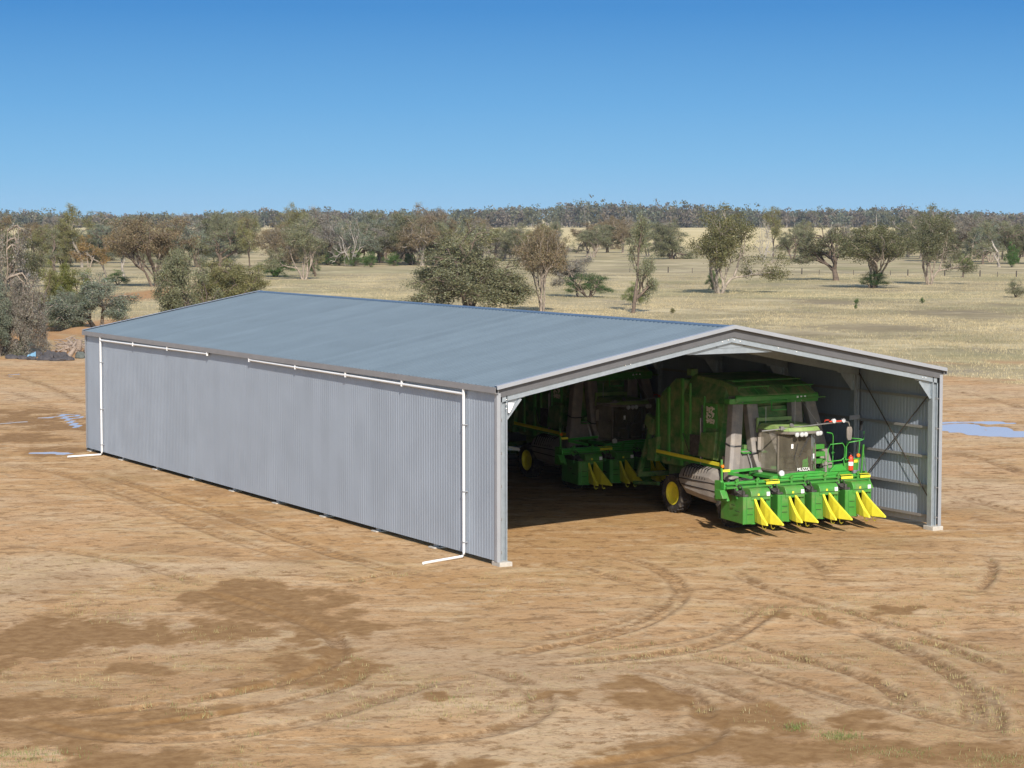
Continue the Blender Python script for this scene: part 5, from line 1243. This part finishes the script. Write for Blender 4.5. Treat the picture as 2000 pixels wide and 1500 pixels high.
# sparse dead and green blades in the damp foreground
n0 = 15000; vv = 46+rg.random(n0)*34; uu = (rg.random(n0)*2-1)*(.24*vv)
dens = sstep(.52, .70, fbm(uu*.35, vv*.3, 66, 4))*sstep(84, 58, vv)
k = (rg.random(n0) < dens*.8) & (grid_sample(uu, vv, pud) < .2)
grass_obj('short_dead_grass', uu[k], vv[k], .03, .11, .010, 'sparse short dead grass on the damp foreground dirt', [((.42, .35, .16), 3), ((.30, .25, .11), 2), ((.22, .25, .08), .5)], 4, .08, 5)
pts = []
for px, py, rx, ry, nn in ((1640, 1440, 40, 10, 110), (1560, 1420, 22, 5, 45), (40, 1478, 90, 18, 130), (1740, 1470, 80, 14, 70), (1960, 1485, 70, 14, 70), (690, 1288, 12, 3, 10), (880, 1366, 10, 3, 8), (-5, 700, 40, 6, 120)):
    uc, vc, ru, rv, _ = blob(px, py, rx, ry); q = rg.normal(0, .5, (nn, 2)); pts.append(np.stack([uc+q[:, 0]*ru, vc+q[:, 1]*rv], -1))
pts = np.vstack(pts); grass_obj('green_grass', pts[:, 0], pts[:, 1], .03, .10, .010, 'small patches of green grass in the damp foreground', [((.20, .25, .07), 2), ((.32, .29, .13), 3)], 5, .16, 6)

# ------------------------------------------------------------------ wire fence across the pasture
fence = empty('wire_fence'); tag(fence, 'thin wire fence on dark posts crossing the pasture behind the shed', 'fence')
wood = mat('weathered fence timber', (.06, .048, .04), .9, noise=.3, nscale=4); wire = mat('fence wire', (.16, .15, .14), .5, .5)
fp_ = []
for px in (1230, 1270, 1305, 1352, 1400, 1448, 1500, 1566, 1600, 1667, 1703, 1739, 1773, 1808, 1845, 1880, 1914, 1948, 1985, 2030):
    c = G(px, 532+(px-1270)*.0126); big = px in (1270, 1305, 1773, 1845, 1914, 1985, 1566)
    m = MB(); m.tube([(c[0], c[1], -.2), (c[0]+.03, c[1], 1.25 if big else 1.0)], [.13, .11] if big else [.06, .05], 7); m.build('post', wood, fence); fp_.append(c)
m = MB()
for z in (.3, .6, .9): m.tube([(c[0], c[1], z) for c in fp_], .012, 4, caps=False)
m.build('wire', wire, fence)

# ------------------------------------------------------------------ debris at the left edge of the yard
rock_m = mat('dark basalt', (.055, .050, .052), .9, noise=.35, nscale=3, dirt=(.2, .15, .1), dirt_amt=.25, bump=.6)
wood2 = mat('dead grey wood', (.26, .20, .155), .9, noise=.3, nscale=5)
blue_m = mat('blue painted tin', (.14, .30, .46), .5, noise=.15)
def lump(name, px, by, wpx, hpx, label, mt, seed, group=None):
    c = G(px, by); dp = np.dot(c-CAM, FW); w = wpx*dp/FPX; h = hpx*dp/FPX
    bm = bmesh.new(); bmesh.ops.create_icosphere(bm, subdivisions=3, radius=1)
    for v in bm.verts:
        q = np.array(v.co); n_ = float(fbm(np.array([q[0]*1.6+seed*3.1+q[2]]), np.array([q[1]*1.6-q[2]*1.3]), seed, 4)[0])
        v.co = v.co*(.62+.75*n_)
    me = bpy.data.meshes.new(name)
    for v in bm.verts: v.co = Vector((v.co.x*w/2, v.co.y*w/2*.7, (v.co.z+.55)*h/1.5))
    bm.to_mesh(me); bm.free(); me.materials.append(mt)
    o = bpy.data.objects.new(name, me); COL.objects.link(o); o.location = (c[0], c[1], -.02); o.rotation_euler = (0, 0, -YAW); tag(o, label, 'rock', group); return o
for i, (px, by, w, h) in enumerate(((24, 701, 26, 9), (44, 702, 22, 8), (74, 697, 22, 13), (88, 704, 30, 10), (100, 700, 30, 16), (118, 703, 28, 17), (62, 703, 20, 8), (134, 704, 24, 9), (112, 705, 30, 7))):
    lump('dark_rock', px, by, w, h, 'dark lump of rock in the low debris line at the left edge of the yard', rock_m, i+3, 'dark rocks in the debris line')
lump('green_rock', 157, 700, 20, 13, 'greenish-grey boulder right of the leaning log beside the shed corner', mat('greenish stone', (.085, .095, .085), .9, noise=.3, nscale=4, bump=.4), 21)
def gl(px, py, dz=0):
    c = G(px, py); return Vector((c[0], c[1], dz))
def up_at(px, by, py):
    c = G(px, by); dp = np.dot(c-CAM, FW); return Vector((c[0], c[1], (by-py)*dp/FPX))
m = MB(); m.tube([up_at(132, 701, 699), up_at(140, 701, 689), up_at(148, 701, 678)], [.24, .20, .14], 9); o = m.build('log', wood2); tag(o, 'pale sawn log leaning in the debris beside the far shed corner', 'log')
m = MB()
for a_, b_, hh in ((53, 58, 3), (59, 64, 5), (64, 70, 7)):
    m.hexa([up_at(a_, 698, 697), up_at(b_, 698, 697), up_at(b_, 697, 696), up_at(a_, 697, 696)], [up_at(a_, 698, 697-hh), up_at(b_, 698, 696-hh-2), up_at(b_, 697, 695-hh-2), up_at(a_, 697, 696-hh)])
o = m.build('tin_sheet', blue_m); tag(o, 'crumpled blue tin sheet among the dark rocks', 'scrap metal')
m = MB(); rb_ = random.Random(3)
for k in range(70):
    px = rb_.uniform(114, 172); by = rb_.uniform(672, 694); p = up_at(px, by, by-rb_.uniform(0, 9)); L_ = rb_.uniform(.6, 2.6); a_ = rb_.uniform(0, 6.28)
    q = p+Vector((math.cos(a_)*L_, math.sin(a_)*L_, rb_.uniform(-.3, .6))); mid = (p+q)/2+Vector((0, 0, rb_.uniform(-.1, .3)))
    m.tube([p, mid, q], [.06, .045, .02] if k % 5 else [.14, .11, .07], 5)
o = m.build('brush_pile', wood2); tag(o, 'heap of dead branches behind the far left corner of the shed', 'brush pile')
m = MB(); m.tube([up_at(152, 690, 690), up_at(156, 690, 664)], [.28, .25], 9); o = m.build('tree_stump', wood2); tag(o, 'upright broken stump in the heap of dead branches', 'stump')
m = MB(); m.tube([up_at(50, 642, 640), up_at(60, 640, 634), up_at(68, 640, 633), up_at(76, 642, 641)], [.10, .13, .10, .07], 7); m.tube([up_at(60, 640, 634), up_at(58, 646, 646)], [.08, .05], 6); o = m.build('fallen_branch', mat('bleached wood', (.42, .37, .33), .85, noise=.2)); tag(o, 'bleached fallen branch lying under the slender dark tree', 'branch')

# ------------------------------------------------------------------ haze
hz = MB(); xa, ya = xy_of(0, 1800)
hm = bpy.data.materials.new('haze'); hm.use_nodes = True; hn = hm.node_tree; hn.nodes.clear()
ho = hn.nodes.new('ShaderNodeOutputMaterial'); hv = hn.nodes.new('ShaderNodeVolumePrincipled'); hv.inputs['Color'].default_value = (.62, .76, 1.0, 1); hv.inputs['Density'].default_value = HAZE_D = 0.00004; hv.inputs['Anisotropy'].default_value = 0.0
hn.links.new(hv.outputs[0], ho.inputs['Volume'])
q = [xy_of(u, v) for u, v in ((-1400, -120), (1400, -120), (1400, 3900), (-1400, 3900))]
hz.hexa([(x, y, -1.0) for x, y in q], [(x, y, 44.0) for x, y in q]); ho_ = hz.build('haze', hm); tag(ho_, 'thin blue air between the camera and the horizon', 'haze', kind='stuff')
